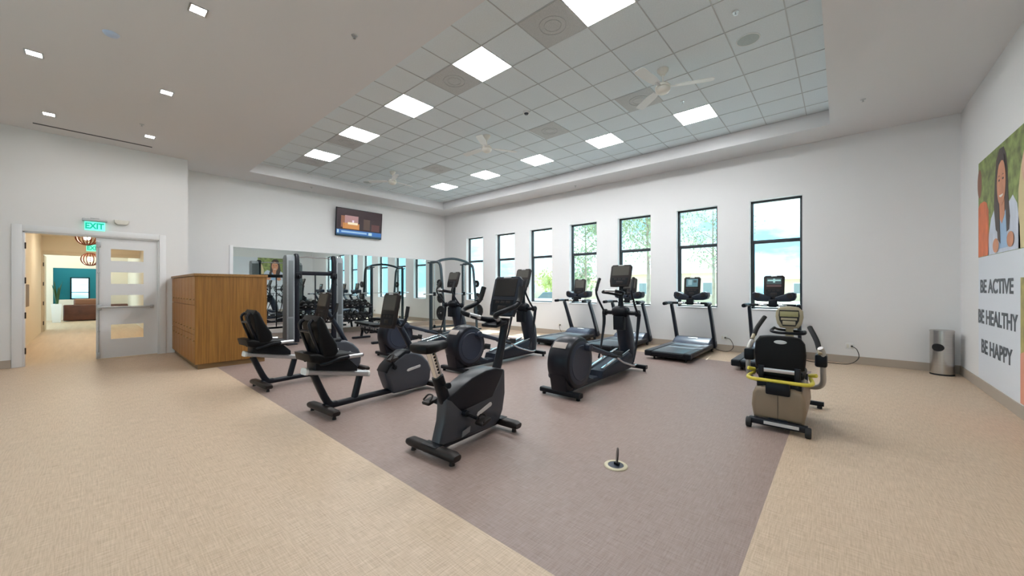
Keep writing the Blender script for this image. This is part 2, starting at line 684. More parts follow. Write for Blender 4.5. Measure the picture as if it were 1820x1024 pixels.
BH, BT = 0.142, 0.014
b = MB()
b.b2((XL, YW - BT, 0), (XR, YW, BH), 0.003)
struct(b.obj('baseboard_back', M_BASE, smooth=False))
b = MB()
b.b2((XR - BT, YB, 0), (XR, YW - BT, BH), 0.003)
struct(b.obj('baseboard_right', M_BASE, smooth=False))
b = MB()
b.b2((XD, YB, 0), (XD + BT, DY0 - 0.125, BH), 0.003)
struct(b.obj('baseboard_left', M_BASE, smooth=False))
b = MB()
b.b2((XL, YD, 0), (XL + BT, YW - BT, BH), 0.003)
struct(b.obj('baseboard_mirror_side', M_BASE, smooth=False))

# double door: casing and jamb, the closed leaf with four panes, panic bar and hinges on the open side
tr = MB()
for xa, xb in ((XD, XD + 0.022), (XD - 0.182, XD - 0.16)):
    tr.b2((xa, DY0 - 0.12, 0), (xb, DY0, DZ + 0.115), 0.006)
    tr.b2((xa, DY1, 0), (xb, DY1 + 0.105, DZ + 0.115), 0.006)
    tr.b2((xa, DY0 - 0.0, DZ), (xb, DY1, DZ + 0.115), 0.006)
tr.b2((XD - 0.16, DY0, 0), (XD, DY0 + 0.025, DZ), 0.002)
tr.b2((XD - 0.16, DY1 - 0.025, 0), (XD, DY1, DZ), 0.002)
tr.b2((XD - 0.16, DY0, DZ - 0.025), (XD, DY1, DZ), 0.002)
cas = struct(tr.obj('door_1', M_TRIM))
for z in (0.28, 0.92, 1.55, 2.18):
    h = MB()
    h.b2((XD - 0.10, DY0 + 0.02, z - 0.055), (XD - 0.004, DY0 + 0.030, z + 0.055), 0.003)
    h.cyl((XD + 0.002, DY0 + 0.032, z - 0.055), (XD + 0.002, DY0 + 0.032, z + 0.055), 0.009, seg=10)
    h.obj('hinge', M_BRONZE, cas)
lf = MB()
ly0, ly1 = 0.10, DY1 - 0.027
lx0, lx1 = XD - 0.075, XD - 0.03
gy0, gy1 = 0.30, 0.77
GZ = [(0.385, 0.675), (1.035, 1.27), (1.50, 1.735), (1.965, 2.20)]
lf.b2((lx0, ly0, 0.012), (lx1, gy0, DZ - 0.03))
lf.b2((lx0, gy1, 0.012), (lx1, ly1, DZ - 0.03))
z = 0.012
for za, zb in GZ + [(DZ - 0.03, DZ)]:
    lf.b2((lx0 + 0.004, gy0, z), (lx1 - 0.004, gy1, za))
    z = zb
leaf = struct(lf.obj('door_2', M_TRIM, smooth=False))
for za, zb in GZ:
    q = MB()
    q.b2((lx0 + 0.018, gy0, za), (lx1 - 0.018, gy1, zb))
    q.obj('pane', M_DGLASS, leaf, smooth=False)
q = MB()
q.bar([(XD + 0.035, ly0 + 0.03, 1.03), (XD + 0.035, ly0 + 0.80, 1.03)], (0.05, 0.035), rnd=0.3)
q.b2((lx1, ly0 + 0.005, 0.985), (XD + 0.045, ly0 + 0.075, 1.085), 0.008)
q.b2((lx1, ly0 + 0.765, 1.0), (XD + 0.045, ly0 + 0.82, 1.06), 0.008)
q.obj('panic_bar', M_SILVER, leaf)
q = MB()
q.cyl((XD + 0.0, ly0 + 0.035, 1.07), (XD + 0.0, ly0 + 0.035, DZ - 0.18), 0.009, seg=10)
q.cyl((XD + 0.0, ly0 + 0.035, 0.12), (XD + 0.0, ly0 + 0.035, 1.0), 0.009, seg=10)
q.b2((lx1, ly0 + 0.01, DZ - 0.22), (XD + 0.014, ly0 + 0.06, DZ - 0.10), 0.005)
q.b2((lx1, ly0 + 0.01, 0.03), (XD + 0.014, ly0 + 0.06, 0.14), 0.005)
for zz in (0.55, 1.72):
    q.b2((lx1, ly0 + 0.018, zz - 0.012), (XD + 0.01, ly0 + 0.052, zz + 0.012), 0.003)
q.obj('latch_rod', M_SILVER, leaf)

# ------------------------------------------------------------------ ceiling fixtures
grp_r = 'recessed ceiling light panels'
lp = thing('ceiling_light', '', 'ceiling light', (0, 0, 0), 0, grp_r)
q = MB()
for sx in (-1, 1):
    q.b2((sx * 0.296 - 0.006, -0.302, -0.006), (sx * 0.296 + 0.006, 0.302, 0.004))
    q.b2((-0.302, sx * 0.296 - 0.006, -0.006), (0.302, sx * 0.296 + 0.006, 0.004))
q.obj('frame', M_WHITEP, lp, smooth=False)
q = MB()
q.b2((-0.29, -0.29, -0.004), (0.29, 0.29, 0.003))
q.obj('diffuser', M_PANEL, lp, smooth=False)
NTH = ['first', 'second', 'third', 'fourth', 'fifth']
for row, (yy, desc) in enumerate(((3.66, 'row farther from the windows'), (7.28, 'row along the window side'))):
    for k in range(5):
        lab = 'square glowing ceiling panel, %s from the mirror wall in the %s' % (NTH[4 - k], desc)
        pos = (-1.98 - 1.806 * k, yy, ZT - 0.002)
        if row == 0 and k == 0:
            lp.location = pos
            lp['label'] = lab
        else:
            dup(lp, lab, pos)

vt = thing('ceiling_vent', '', 'vent', (0, 0, 0), 0, 'square ceiling vents')
q = MB()
q.b2((-0.295, -0.295, -0.006), (0.295, 0.295, 0.002))
q.obj('plate', M_VENT, vt, smooth=False)
q = MB()
for rr in (0.10, 0.16):
    q.tube([(rr * math.cos(a), rr * math.sin(a), -0.008) for a in [2 * PI * i / 24 for i in range(24)]], 0.004, 6, closed=True)
q.obj('louvre', M_VENT, vt)
VP = [((-2.58, 3.66), 'grey square vent beside the ceiling light nearest the camera'),
      ((-4.39, 3.66), 'grey square vent beside the fourth light from the mirror wall, outer row'),
      ((-7.96, 3.66), 'grey square vent beside the second light from the mirror wall, outer row'),
      ((-9.80, 3.66), 'grey square vent beside the light closest to the mirror wall, outer row'),
      ((-2.53, 6.076), 'greenish square vent right beside the ceiling fan nearest the camera'),
      ((-4.36, 6.076), 'greenish square vent between the first and second ceiling fans'),
      ((-7.97, 6.076), 'greenish square vent between the second fan and the far fan')]
for i, ((x, y), lab) in enumerate(VP):
    if i == 0:
        vt.location = (x, y, ZT - 0.002)
        vt['label'] = lab
    else:
        dup(vt, lab, (x, y, ZT - 0.002))

sp = thing('ceiling_speaker', 'round grey ceiling speaker nearest the camera, near the tray edge', 'speaker', (-0.88, 5.5, ZT), 0, 'round ceiling speakers')
q = MB()
q.lathe([(0.0, -0.012), (0.10, -0.010), (0.122, -0.006), (0.122, 0.001), (0, 0.001)], (0, 0, 0))
q.obj('grille', M_SPK, sp)
q = MB()
q.tube([(0.125 * math.cos(a), 0.125 * math.sin(a), -0.004) for a in [2 * PI * i / 32 for i in range(32)]], 0.006, 6, closed=True)
q.obj('rim', M_WHITEP, sp)
dup(sp, 'round grey ceiling speaker at the mirror end of the tray', (-10.53, 5.47, ZT))

fan = thing('ceiling_fan', 'white three-blade ceiling fan nearest the camera', 'ceiling fan', (-1.92, 5.45, ZT), 0, 'white ceiling fans')
q = MB()
q.lathe([(0.0, -0.085), (0.03, -0.085), (0.05, -0.06), (0.075, -0.03), (0.08, 0.0), (0, 0)], (0, 0, 0), seg=24)
q.obj('canopy', M_IVORY, fan)
q = MB()
q.cyl((0, 0, -0.22), (0, 0, -0.07), 0.012, seg=12)
q.obj('rod', M_IVORY, fan)
q = MB()
q.lathe([(0.0, -0.345), (0.05, -0.345), (0.085, -0.325), (0.10, -0.30), (0.102, -0.285), (0.088, -0.28), (0.088, -0.268),
         (0.104, -0.262), (0.104, -0.245), (0.09, -0.24), (0.08, -0.215), (0.03, -0.205), (0, -0.2)], (0, 0, 0), seg=28)
q.obj('motor', M_IVORY, fan)
for k in range(3):
    a = R(22 + 120 * k)
    q = MB()
    q.prism([(0.16, -0.045), (0.30, -0.065), (0.62, -0.07), (0.66, -0.05), (0.66, 0.05), (0.62, 0.07), (0.30, 0.065), (0.16, 0.045)], -0.004, 0.004, 'xy', 0.002, 1)
    q.b2((0.07, -0.02, -0.008), (0.20, 0.02, 0.003), 0.003)
    o = q.obj('blade', M_WHITEP, fan)
    o.matrix_local = Matrix.Translation((0, 0, -0.255)) @ Matrix.Rotation(a, 4, 'Z') @ Matrix.Rotation(R(9), 4, 'X')
dup(fan, 'white three-blade ceiling fan in the middle of the row of three', (-5.47, 5.42, ZT), R(40))
dup(fan, 'white three-blade ceiling fan closest to the mirror wall', (-9.07, 5.42, ZT), R(75))

dl = thing('downlight', '', 'downlight', (0, 0, 0), 0, 'square recessed downlights')
q = MB()
for sx in (-1, 1):
    q.b2((sx * 0.068 - 0.008, -0.076, -0.006), (sx * 0.068 + 0.008, 0.076, 0.003))
    q.b2((-0.06, sx * 0.068 - 0.008, -0.006), (0.06, sx * 0.068 + 0.008, 0.003))
q.obj('trim_ring', M_SILVER, dl, smooth=False)
q = MB()
q.b2((-0.06, -0.06, -0.002), (0.06, 0.06, 0.002))
q.obj('lens', M_DOWN, dl, smooth=False)
DL = [((-4.98, 0.75), 'small square downlight nearest the camera on the plain ceiling'),
      ((-7.41, -0.44), 'small square downlight at the left edge, nearer of two on the door side'),
      ((-7.43, 0.76), 'small square downlight in the middle of the line of three'),
      ((-9.81, -0.43), 'small square downlight just before the black ceiling slot, left of it'),
      ((-9.83, 0.77), 'small square downlight beside the right end of the black slot')]
for k in range(6):   # unseen lamps added on the same grid to brighten the near floor
    DL.append(((-2.55 + 2.43 * (k % 2), (0.75, -0.44, -1.9)[k // 2]), 'added small square downlight overhead, outside the picture'))
DL.append(((-4.98, -0.44), 'added small square downlight overhead, outside the picture'))
for i, ((x, y), lab) in enumerate(DL):
    if i == 0:
        dl.location = (x, y, ZC)
        dl['label'] = lab
    else:
        dup(dl, lab, (x, y, ZC))
q = MB()
q.b2((-10.565, -0.64, ZC - 0.004), (-10.515, 0.86, ZC + 0.002), 0.001, 1)
tag(q.obj('slot_vent', M_BLACK, smooth=False), 'long thin black air slot in the ceiling above the doors', 'vent')
q = MB()
q.lathe([(0.0, -0.035), (0.03, -0.033), (0.055, -0.022), (0.068, -0.008), (0.07, 0.0), (0, 0)], (-6.18, 0.17, ZC), seg=24)
tag(q.obj('occupancy_sensor', mat('pale_blue_plastic', (0.52, 0.62, 0.80), 0.3)), 'pale blue round sensor dome on the plain ceiling', 'sensor')

spr = thing('sprinkler', '', 'sprinkler', (0, 0, 0), 0, 'ceiling sprinkler heads')
q = MB()
q.lathe([(0.0, -0.008), (0.03, -0.006), (0.035, 0.0), (0, 0)], (0, 0, 0), seg=16)
q.obj('escutcheon', M_SILVER, spr)
q = MB()
q.cyl((0, 0, -0.035), (0, 0, -0.005), 0.006, seg=8)
q.lathe([(0.0, -0.038), (0.016, -0.037), (0.016, -0.034), (0, -0.034)], (0, 0, 0), seg=12)
q.obj('deflector', M_SILVER, spr)
SP = [((-2.0, 6.6 + 0.0), ZT, 'small sprinkler head in the tiles by the nearest fan'),
      ((-4.15, 2.0), ZC, 'small sprinkler head on the plain ceiling outside the tray'),
      ((-9.2, 0.62), ZC, 'small sprinkler head beside the downlight near the slot'),
      ((-11.3, 4.2), ZC, 'small sprinkler head on the soffit above the mirror wall'),
      ((-0.9, 4.86), ZT, 'small sprinkler head in the tiles near the round speaker'),
      ((0.25, 7.8), ZC, 'small sprinkler head on the soffit toward the right wall'),
      ((-5.6, 9.05), ZC, 'small sprinkler head on the soffit above the windows')]
for i, ((x, y), zz, lab) in enumerate(SP):
    if i == 0:
        spr.location = (x, y, zz)
        spr['label'] = lab
    else:
        dup(spr, lab, (x, y, zz))
sd = thing('smoke_detector', 'small round smoke detector on the tiles between two fans', 'smoke detector', (-4.2, 5.15, ZT))
q = MB()
q.lathe([(0.0, -0.03), (0.055, -0.03), (0.062, -0.015), (0.062, 0.0), (0, 0)], (0, 0, 0), seg=20)
q.obj('base', M_WHITEP, sd)
q = MB()
q.lathe([(0.0, -0.055), (0.03, -0.05), (0.042, -0.03), (0, -0.03)], (0, 0, 0), seg=20)
q.obj('sensor_chamber', M_SLATE, sd)

# ------------------------------------------------------------------ things on the walls
ex = thing('exit_sign', 'green lit EXIT sign with a silver housing above the double doors', 'exit sign', (XD, 0.085, 2.54))
q = MB()
q.b2((0, -0.165, 0.17), (0.075, 0.165, 0.225), 0.012, 3)
q.b2((0.0, -0.06, 0.22), (0.04, 0.06, 0.245), 0.006)
q.obj('housing', M_SILVER, ex)
q = MB()
q.b2((0.028, -0.135, 0.0), (0.036, 0.135, 0.175), 0.003)
q.obj('acrylic_panel', mat('exit_green_glow', (0.30, 0.75, 0.62), 0.3, emit=(0.10, 0.95, 0.68), estr=1.0), ex)
text_mesh('lettering', 'EXIT', 0.155, mat('exit_letters', (0.0, 0.35, 0.25), 0.4, emit=(0.0, 0.42, 0.30), estr=0.8),
          frame((0.0375, -0.005, 0.035), (0, 1, 0), (0, 0, 1)), ex, bold=0.006, sx=0.78, align='CENTER')
el = thing('emergency_light', 'small ivory emergency light bar beside the EXIT sign', 'emergency light', (XD, 0.45, 2.70))
q = MB()
q.prism([(-0.11, 0.09), (-0.10, 0.03), (-0.07, 0.0), (0.07, 0.0), (0.10, 0.03), (0.11, 0.09)], 0.0, 0.055, 'yz', 0.012, 3)
q.obj('housing', M_IVORY, el)
q = MB()
q.b2((0.012, -0.06, -0.006), (0.045, 0.06, 0.002), 0.002)
q.obj('lens', M_WHITEP, el)

tv = thing('television', 'wall-mounted television showing a dim news picture above the mirror', 'television', (XL, 5.87, 3.51))
q = MB()
q.b2((0.0, -0.2, -0.2), (0.09, 0.2, 0.2))
q.obj('bracket', M_BLACK, tv)
tvt = Matrix.Translation((0.12, 0, 0)) @ Matrix.Rotation(R(5), 4, 'Y')
q = MB()
q.b2((-0.03, -0.775, -0.44), (0.015, 0.775, 0.44), 0.006)
o = q.obj('casing', M_BLACK, tv)
o.matrix_local = tvt
q = MB()
q.b2((0.0152, -0.755, -0.42), (0.0165, 0.755, 0.425))
scn = q.obj('screen', mat('tv_dark', (0.01, 0.01, 0.01), 0.2, emit=(0.035, 0.015, 0.02), estr=0.8), tv, smooth=False)
scn.matrix_local = tvt


def tvrect(y0, y1, z0, z1, m, x=0.017):
    q = MB()
    q.b2((x, y0, z0), (x + 0.0008, y1, z1))
    return q.obj('picture', m, scn, smooth=False)


tvrect(-0.62, -0.50, -0.16, 0.20, emissive('tv_orange_dim', (0.30, 0.11, 0.05), 0.8))
tvrect(-0.50, -0.06, -0.02, 0.22, emissive('tv_mauve', (0.48, 0.26, 0.26), 0.8))
tvrect(-0.56, -0.02, -0.20, -0.02, emissive('tv_orange', (0.72, 0.30, 0.07), 0.8))
tvrect(-0.40, -0.08, -0.06, 0.01, emissive('tv_cream', (1.0, 0.86, 0.60), 0.9), 0.0182)
tvrect(-0.26, -0.20, 0.01, 0.08, emissive('tv_white', (0.9, 0.75, 0.9), 0.9), 0.0182)
tvrect(0.12, 0.34, -0.18, 0.16, emissive('tv_brown', (0.09, 0.045, 0.03), 0.8))
tvrect(0.40, 0.68, -0.20, 0.02, emissive('tv_maroon', (0.11, 0.03, 0.03), 0.8))
tvrect(-0.755, 0.755, -0.37, -0.235, emissive('tv_blue', (0.03, 0.16, 0.48), 0.9))
tvrect(-0.755, 0.755, -0.42, -0.37, emissive('tv_teal', (0.01, 0.07, 0.14), 0.8))
tvrect(-0.60, 0.24, -0.325, -0.275, emissive('tv_ticker', (0.42, 0.68, 0.95), 0.8), 0.0182)
tvrect(0.30, 0.42, -0.35, -0.26, emissive('tv_ticker_bright', (0.65, 0.9, 0.95), 0.8), 0.0182)
tvrect(-0.73, -0.68, -0.35, -0.25, MATS['tv_ticker_bright'], 0.0182)

mi = thing('wall_mirror', 'wide frameless mirror covering the wall under the television', 'mirror', (XL, 0, 0))
q = MB()
q.b2((0.0, 2.50, 0.15), (0.006, 9.25, 2.49))
q.obj('mirror_glass', M_MIRROR, mi, smooth=False)
q = MB()
q.b2((0.0, 2.42, 0.145), (0.03, 2.499, 2.53), 0.003)
q.b2((0.0, 2.499, 2.491), (0.012, 9.25, 2.505), 0.002)
q.obj('edge_trim', M_TRIM, mi)

# printed mural on the right wall
mu = thing('wall_mural', 'white wall banner with a smiling woman and BE ACTIVE, BE HEALTHY, BE HAPPY', 'mural', (XR, 8.378, 0))
MX = -0.004


def flat(name, pts, m, lvl, parent=mu):
    """outline in (distance from the banner's left edge, height)"""
    q = MB()
    x = MX - 0.0012 * lvl
    q.prism([(-u, z) for u, z in pts], x - 0.001, x, 'yz')
    return q.obj(name, m, parent, smooth=False)


M_MUW = mat('mural_white', (0.74, 0.77, 0.82), 0.5)
flat('panel', [(0, 0.155), (3.3, 0.155), (3.3, 3.18), (0, 3.18)], M_MUW, 0)
flat('photo_backdrop', [(0, 1.845), (1.90, 1.845), (1.90, 3.18), (0, 3.18)], mat('mural_green', (0.20, 0.25, 0.07), 0.5, noise=((7, 7, 7), 0.55)), 1)


def ell(cu, cz, ru, rz, n=28, a0=0, a1=360):
    return [(cu + ru * math.cos(R(a0 + (a1 - a0) * i / n)), cz + rz * math.sin(R(a0 + (a1 - a0) * i / n))) for i in range(n)]


M_MSKIN = mat('mural_skin', (0.62, 0.27, 0.15), 0.5, noise=((6, 6, 6), 0.1))
M_MSKIN2 = mat('mural_skin_pale', (0.72, 0.44, 0.32), 0.5)
M_MHAIR = mat('mural_hair', (0.055, 0.035, 0.03), 0.5, noise=((30, 30, 4), 0.4))
M_MJACK = mat('mural_white_jacket', (0.62, 0.66, 0.76), 0.5, noise=((9, 9, 3), 0.12))
M_MORG = mat('mural_orange', (0.70, 0.17, 0.06), 0.5, noise=((10, 10, 3), 0.25))
flat('orange_figure', [(0.0, 1.85), (0.50, 1.85), (0.48, 2.45), (0.40, 2.56), (0.28, 2.60), (0.10, 2.60), (0.0, 2.55)], M_MORG, 2)
flat('brown_hair', ell(0.06, 2.88, 0.10, 0.20) , mat('mural_brown', (0.25, 0.09, 0.05), 0.5), 2)
flat('blond_figure', [(1.60, 1.85), (1.90, 1.85), (1.90, 2.95), (1.80, 2.95), (1.68, 2.75), (1.60, 2.5)], mat('mural_sand', (0.68, 0.55, 0.30), 0.5), 2)
flat('pale_face', ell(1.86, 2.72, 0.15, 0.2), M_MSKIN2, 3)
flat('hair', [(0.80, 2.15), (0.72, 2.45), (0.76, 2.75), (0.82, 3.02), (0.95, 3.13), (1.10, 3.12), (1.20, 3.0), (1.25, 2.8), (1.27, 2.5), (1.33, 2.25), (1.30, 2.10), (1.12, 2.06), (0.92, 2.08)], M_MHAIR, 3)
flat('jacket', [(0.46, 1.85), (0.50, 2.12), (0.60, 2.32), (0.74, 2.42), (0.90, 2.34), (1.10, 2.30), (1.28, 2.42), (1.42, 2.48), (1.56, 2.36), (1.64, 2.1), (1.66, 1.85)], M_MJACK, 2)
flat('shirt', [(0.86, 1.90), (0.92, 2.35), (1.05, 2.25), (1.18, 2.35), (1.24, 1.9)], mat('mural_blue', (0.36, 0.52, 0.72), 0.5), 4)
flat('neck', [(0.93, 2.45), (0.95, 2.28), (1.05, 2.20), (1.15, 2.3), (1.14, 2.5)], M_MSKIN, 5)
flat('face', ell(1.03, 2.70, 0.165, 0.28), M_MSKIN, 6)
flat('smile', ell(1.03, 2.555, 0.075, 0.03, 16, 180, 370), mat('mural_teeth', (0.85, 0.82, 0.80), 0.4), 7)
for du in (-0.075, 0.07):
    flat('eye', ell(1.03 + du, 2.74, 0.028, 0.014, 14), M_MHAIR, 7)
    flat('eyebrow', [(1.03 + du - 0.04, 2.785), (1.03 + du, 2.80), (1.03 + du + 0.04, 2.785), (1.03 + du, 2.79)], M_MHAIR, 7)
flat('fringe', [(0.84, 2.75), (0.86, 2.98), (0.98, 3.06), (1.14, 3.02), (1.21, 2.78), (1.13, 2.95), (1.03, 2.97), (0.93, 2.93)], M_MHAIR, 7)
flat('hair_strand', [(0.90, 2.50), (0.86, 2.25), (0.90, 2.02), (1.0, 1.96), (0.98, 2.2), (0.96, 2.45)], M_MHAIR, 7)
flat('hand', ell(0.82, 1.95, 0.12, 0.09), M_MSKIN, 7)
flat('hand', ell(1.36, 1.98, 0.12, 0.09), M_MSKIN, 7)
flat('photo_backdrop', [(1.66, 0.16), (3.3, 0.16), (3.3, 1.53), (1.66, 1.53)], mat('mural_olive', (0.38, 0.32, 0.10), 0.5, noise=((5, 5, 5), 0.5)), 1)
flat('shirt', [(1.66, 0.16), (1.66, 0.7), (2.2, 0.85), (2.8, 0.6), (3.0, 0.16)], mat('mural_salmon', (0.75, 0.33, 0.22), 0.5), 2)
flat('face', ell(2.25, 1.05, 0.22, 0.30), M_MSKIN2, 3)
M_MTXT = mat('mural_text_grey', (0.085, 0.095, 0.11), 0.5)
for s_, u, zb, wid, hh in (('BE ACTIVE', 0.10, 1.345, 1.34, 0.187), ('BE HEALTHY', 0.0, 0.925, 1.585, 0.193), ('BE HAPPY', 0.155, 0.52, 1.255, 0.19)):
    o = text_mesh('lettering', s_, hh / 0.70, M_MTXT, Matrix(), mu, bold=0.007)
    wdt = max(v.co.x for v in o.data.vertices) - min(v.co.x for v in o.data.vertices)
    x0 = min(v.co.x for v in o.data.vertices)
    y0 = min(v.co.y for v in o.data.vertices)
    y1 = max(v.co.y for v in o.data.vertices)
    o.data.transform(frame((MX - 0.0035, -u, zb), (0, -1, 0), (0, 0, 1)) @ Matrix.Diagonal((wid / wdt, hh / (y1 - y0), 1, 1)) @ Matrix.Translation((-x0, -y0, 0)))
    # one mesh for each word: cut at the widest gap between letters
    spans = []
    todo = set(range(len(o.data.vertices)))
    nb = {k: set() for k in todo}
    for e_ in o.data.edges:
        nb[e_.vertices[0]].add(e_.vertices[1])
        nb[e_.vertices[1]].add(e_.vertices[0])
    while todo:
        st = [todo.pop()]
        got = list(st)
        while st:
            for k in nb[st.pop()] & todo:
                todo.discard(k)
                st.append(k)
                got.append(k)
        yy_ = [-o.data.vertices[k].co.y for k in got]
        spans.append((min(yy_), max(yy_)))
    spans.sort()
    gap, cut = -1, 0
    reach = spans[0][1]
    for a_, b_ in spans[1:]:
        if a_ - reach > gap:
            gap, cut = a_ - reach, (a_ + reach) / 2
        reach = max(reach, b_)
    o2 = o.copy()
    o2.data = o.data.copy()
    COL.objects.link(o2)
    for oo, keep in ((o, -1), (o2, 1)):
        b = bmesh.new()
        b.from_mesh(oo.data)
        bmesh.ops.delete(b, geom=[v for v in b.verts if (-v.co.y - cut) * keep < 0], context='VERTS')
        b.to_mesh(oo.data)
        b.free()


def outlet(x, z, lab):
    t = thing('wall_outlet', lab, 'outlet', (x, YW, z), 0, 'wall outlets under the windows')
    q = MB()
    q.b2((-0.058, -0.007, -0.058), (0.058, 0.0, 0.058), 0.004)
    q.obj('cover_plate', M_WHITEP, t)
    for sx in (-0.028, 0.028):
        q = MB()
        q.b2((sx - 0.017, -0.0095, -0.034), (sx + 0.017, -0.006, 0.034), 0.004)
        q.b2((sx - 0.009, -0.0105, -0.002), (sx - 0.006, -0.009, 0.012))
        q.b2((sx + 0.006, -0.0105, -0.002), (sx + 0.009, -0.009, 0.012))
        q.obj('socket', M_IVORY, t)
    return t


outlet(-1.98, 0.30, 'white double wall outlet with a black plug between the two right-hand treadmills')
outlet(0.12, 0.325, 'white double wall outlet left of the steel waste bin')
outlet(-6.40, 0.30, 'white wall outlet behind the farthest treadmill')

# ------------------------------------------------------------------ locker block
lk = thing('locker_cabinet', 'wood-laminate locker block with small square doors beside the entrance', 'locker', (-8.336, 1.21, 0))
LX, LY, LH = -2.66, 1.075, 1.667     # runs back to the door wall
q = MB()
q.b2((LX + 0.02, 0.03, 0.09), (-0.0205, LY, LH - 0.045))
q.obj('carcass', mat('locker_gap', (0.07, 0.035, 0.014), 0.6), lk, smooth=False)
q = MB()
q.b2((-0.02, 0.0, 0.09), (0.0, LY, LH - 0.045), 0.002)
q.obj('side_panel', M_WOOD, lk, smooth=False)
q = MB()
q.b2((LX + 0.02, -0.015, LH - 0.044), (0.018, LY + 0.012, LH), 0.003)
q.obj('top', M_WOODT, lk, smooth=False)
q = MB()
q.b2((LX + 0.03, 0.045, 0.0), (-0.03, LY - 0.03, 0.09))
q.obj('plinth', wood('plinth_laminate', (0.13, 0.066, 0.022), (0.25, 0.14, 0.055), (1.1, 1.1, 46)), lk, smooth=False)
NC, NR = 8, 3
for i in range(NC):
    for j in range(NR):
        x0 = LX + 0.02 + i * (-0.02 - LX - 0.02) / NC
        x1 = LX + 0.02 + (i + 1) * (-0.02 - LX - 0.02) / NC
        z0 = 0.09 + j * (LH - 0.135) / NR
        z1 = 0.09 + (j + 1) * (LH - 0.135) / NR
        q = MB()
        q.b2((x0 + 0.010, 0.002, z0 + 0.005), (x1 - 0.010, 0.029, z1 - 0.005), 0.002, 1)
        d = q.obj('door', M_WOODF, lk, smooth=False)
        zz = (z1 - 0.03, z0 + 0.10, z0 + 0.10)[j] if j else z1 - 0.10
        q = MB()
        q.b2((x1 - 0.085, -0.022, zz - 0.008), (x1 - 0.012, 0.004, zz + 0.008), 0.003)
        q.obj('handle', M_BRASSY, d)

# ------------------------------------------------------------------ cardio machines: shared pieces


def console(parent, bot, top, wd, scr_m, th=0.045, split=0.46, bez=M_BEZEL):
    """slab between two points of the yz plane, facing -y (the user); screen above, keypad below"""
    by, bz = bot
    ty, tz = top
    L = math.hypot(ty - by, tz - bz)
    ang = math.atan2(ty - by, tz - bz)
    mw = Matrix.Translation((0, by, bz)) @ Matrix.Rotation(-ang, 4, 'X')
    q = MB()
    w2 = wd / 2
    q.prism([(-w2 * 0.86, 0.0), (w2 * 0.86, 0.0), (w2 * 0.98, L * 0.25), (w2, L - 0.03), (w2 - 0.03, L), (-w2 + 0.03, L), (-w2, L - 0.03), (-w2 * 0.98, L * 0.25)], -th / 2, th / 2, 'xz', 0.012, 3)
    q.bm.transform(mw)
    o = q.obj('console', bez, parent)
    y = -th / 2 - 0.001
    q = MB()
    q.box((0, y, L * (split + 0.93) / 2), (wd * 0.80, 0.006, L * (0.93 - split)), None, 0.003, 1)
    q.bm.transform(mw)
    q.obj('screen', scr_m, o)
    q = MB()
    q.prism([(-wd * 0.36, L * 0.08), (wd * 0.36, L * 0.08), (wd * 0.40, L * 0.40), (-wd * 0.40, L * 0.40)], y - 0.004, y + 0.003, 'xz', 0.003, 1)
    q.bm.transform(mw)
    q.obj('keypad', M_BLACK, o)
    q = MB()
    for ux, uz in ((-0.2, 0.33), (0.0, 0.33), (0.2, 0.33)):
        q.box((ux * wd, y - 0.005, L * uz), (wd * 0.15, 0.004, L * 0.055), None, 0.003, 1)
    q.box((0, y - 0.005, L * 0.19), (wd * 0.30, 0.006, L * 0.10), None, 0.006, 2)
    q.bm.transform(mw)
    q.obj('button', M_BROWNP, o)
    q = MB()
    q.box((0, y - 0.002, L * 0.965), (wd * 0.28, 0.006, L * 0.035), None, 0.002, 1)
    q.bm.transform(mw)
    q.obj('badge', M_LABEL, o)
    return o


def add_screen_image(con, bot, top, wd, th, split, rects):
    """lit picture on a console's screen: rects in screen fractions with an emissive material"""
    L = math.hypot(top[0] - bot[0], top[1] - bot[1])
    ang = math.atan2(top[0] - bot[0], top[1] - bot[1])
    mw = Matrix.Translation((0, bot[0], bot[1])) @ Matrix.Rotation(-ang, 4, 'X')
    for x0, x1, z0, z1, m, lv in rects:
        q = MB()
        za = L * (split + (0.93 - split) * z0)
        zb = L * (split + (0.93 - split) * z1)
        q.b2((wd * 0.8 * (x0 - 0.5), -th / 2 - 0.0048 - 0.0006 * lv, za), (wd * 0.8 * (x1 - 0.5), -th / 2 - 0.004, zb))
        q.bm.transform(mw)
        q.obj('screen_picture', m, con, smooth=False)


def pedal(mb, c):
    x, y, z = c
    mb.box((x, y, z), (0.095, 0.13, 0.032), (R(12), 0, 0), 0.012, 2)
    mb.tube([(x - 0.045, y - 0.045, z + 0.01), (x - 0.03, y + 0.0, z + 0.05), (x + 0.03, y + 0.0, z + 0.05), (x + 0.045, y - 0.045, z + 0.01)], 0.008, 6, smooth=3)


# ------------------------------------------------------------------ treadmills
CB, CT = (0.62, 1.205), (0.69, 1.66)


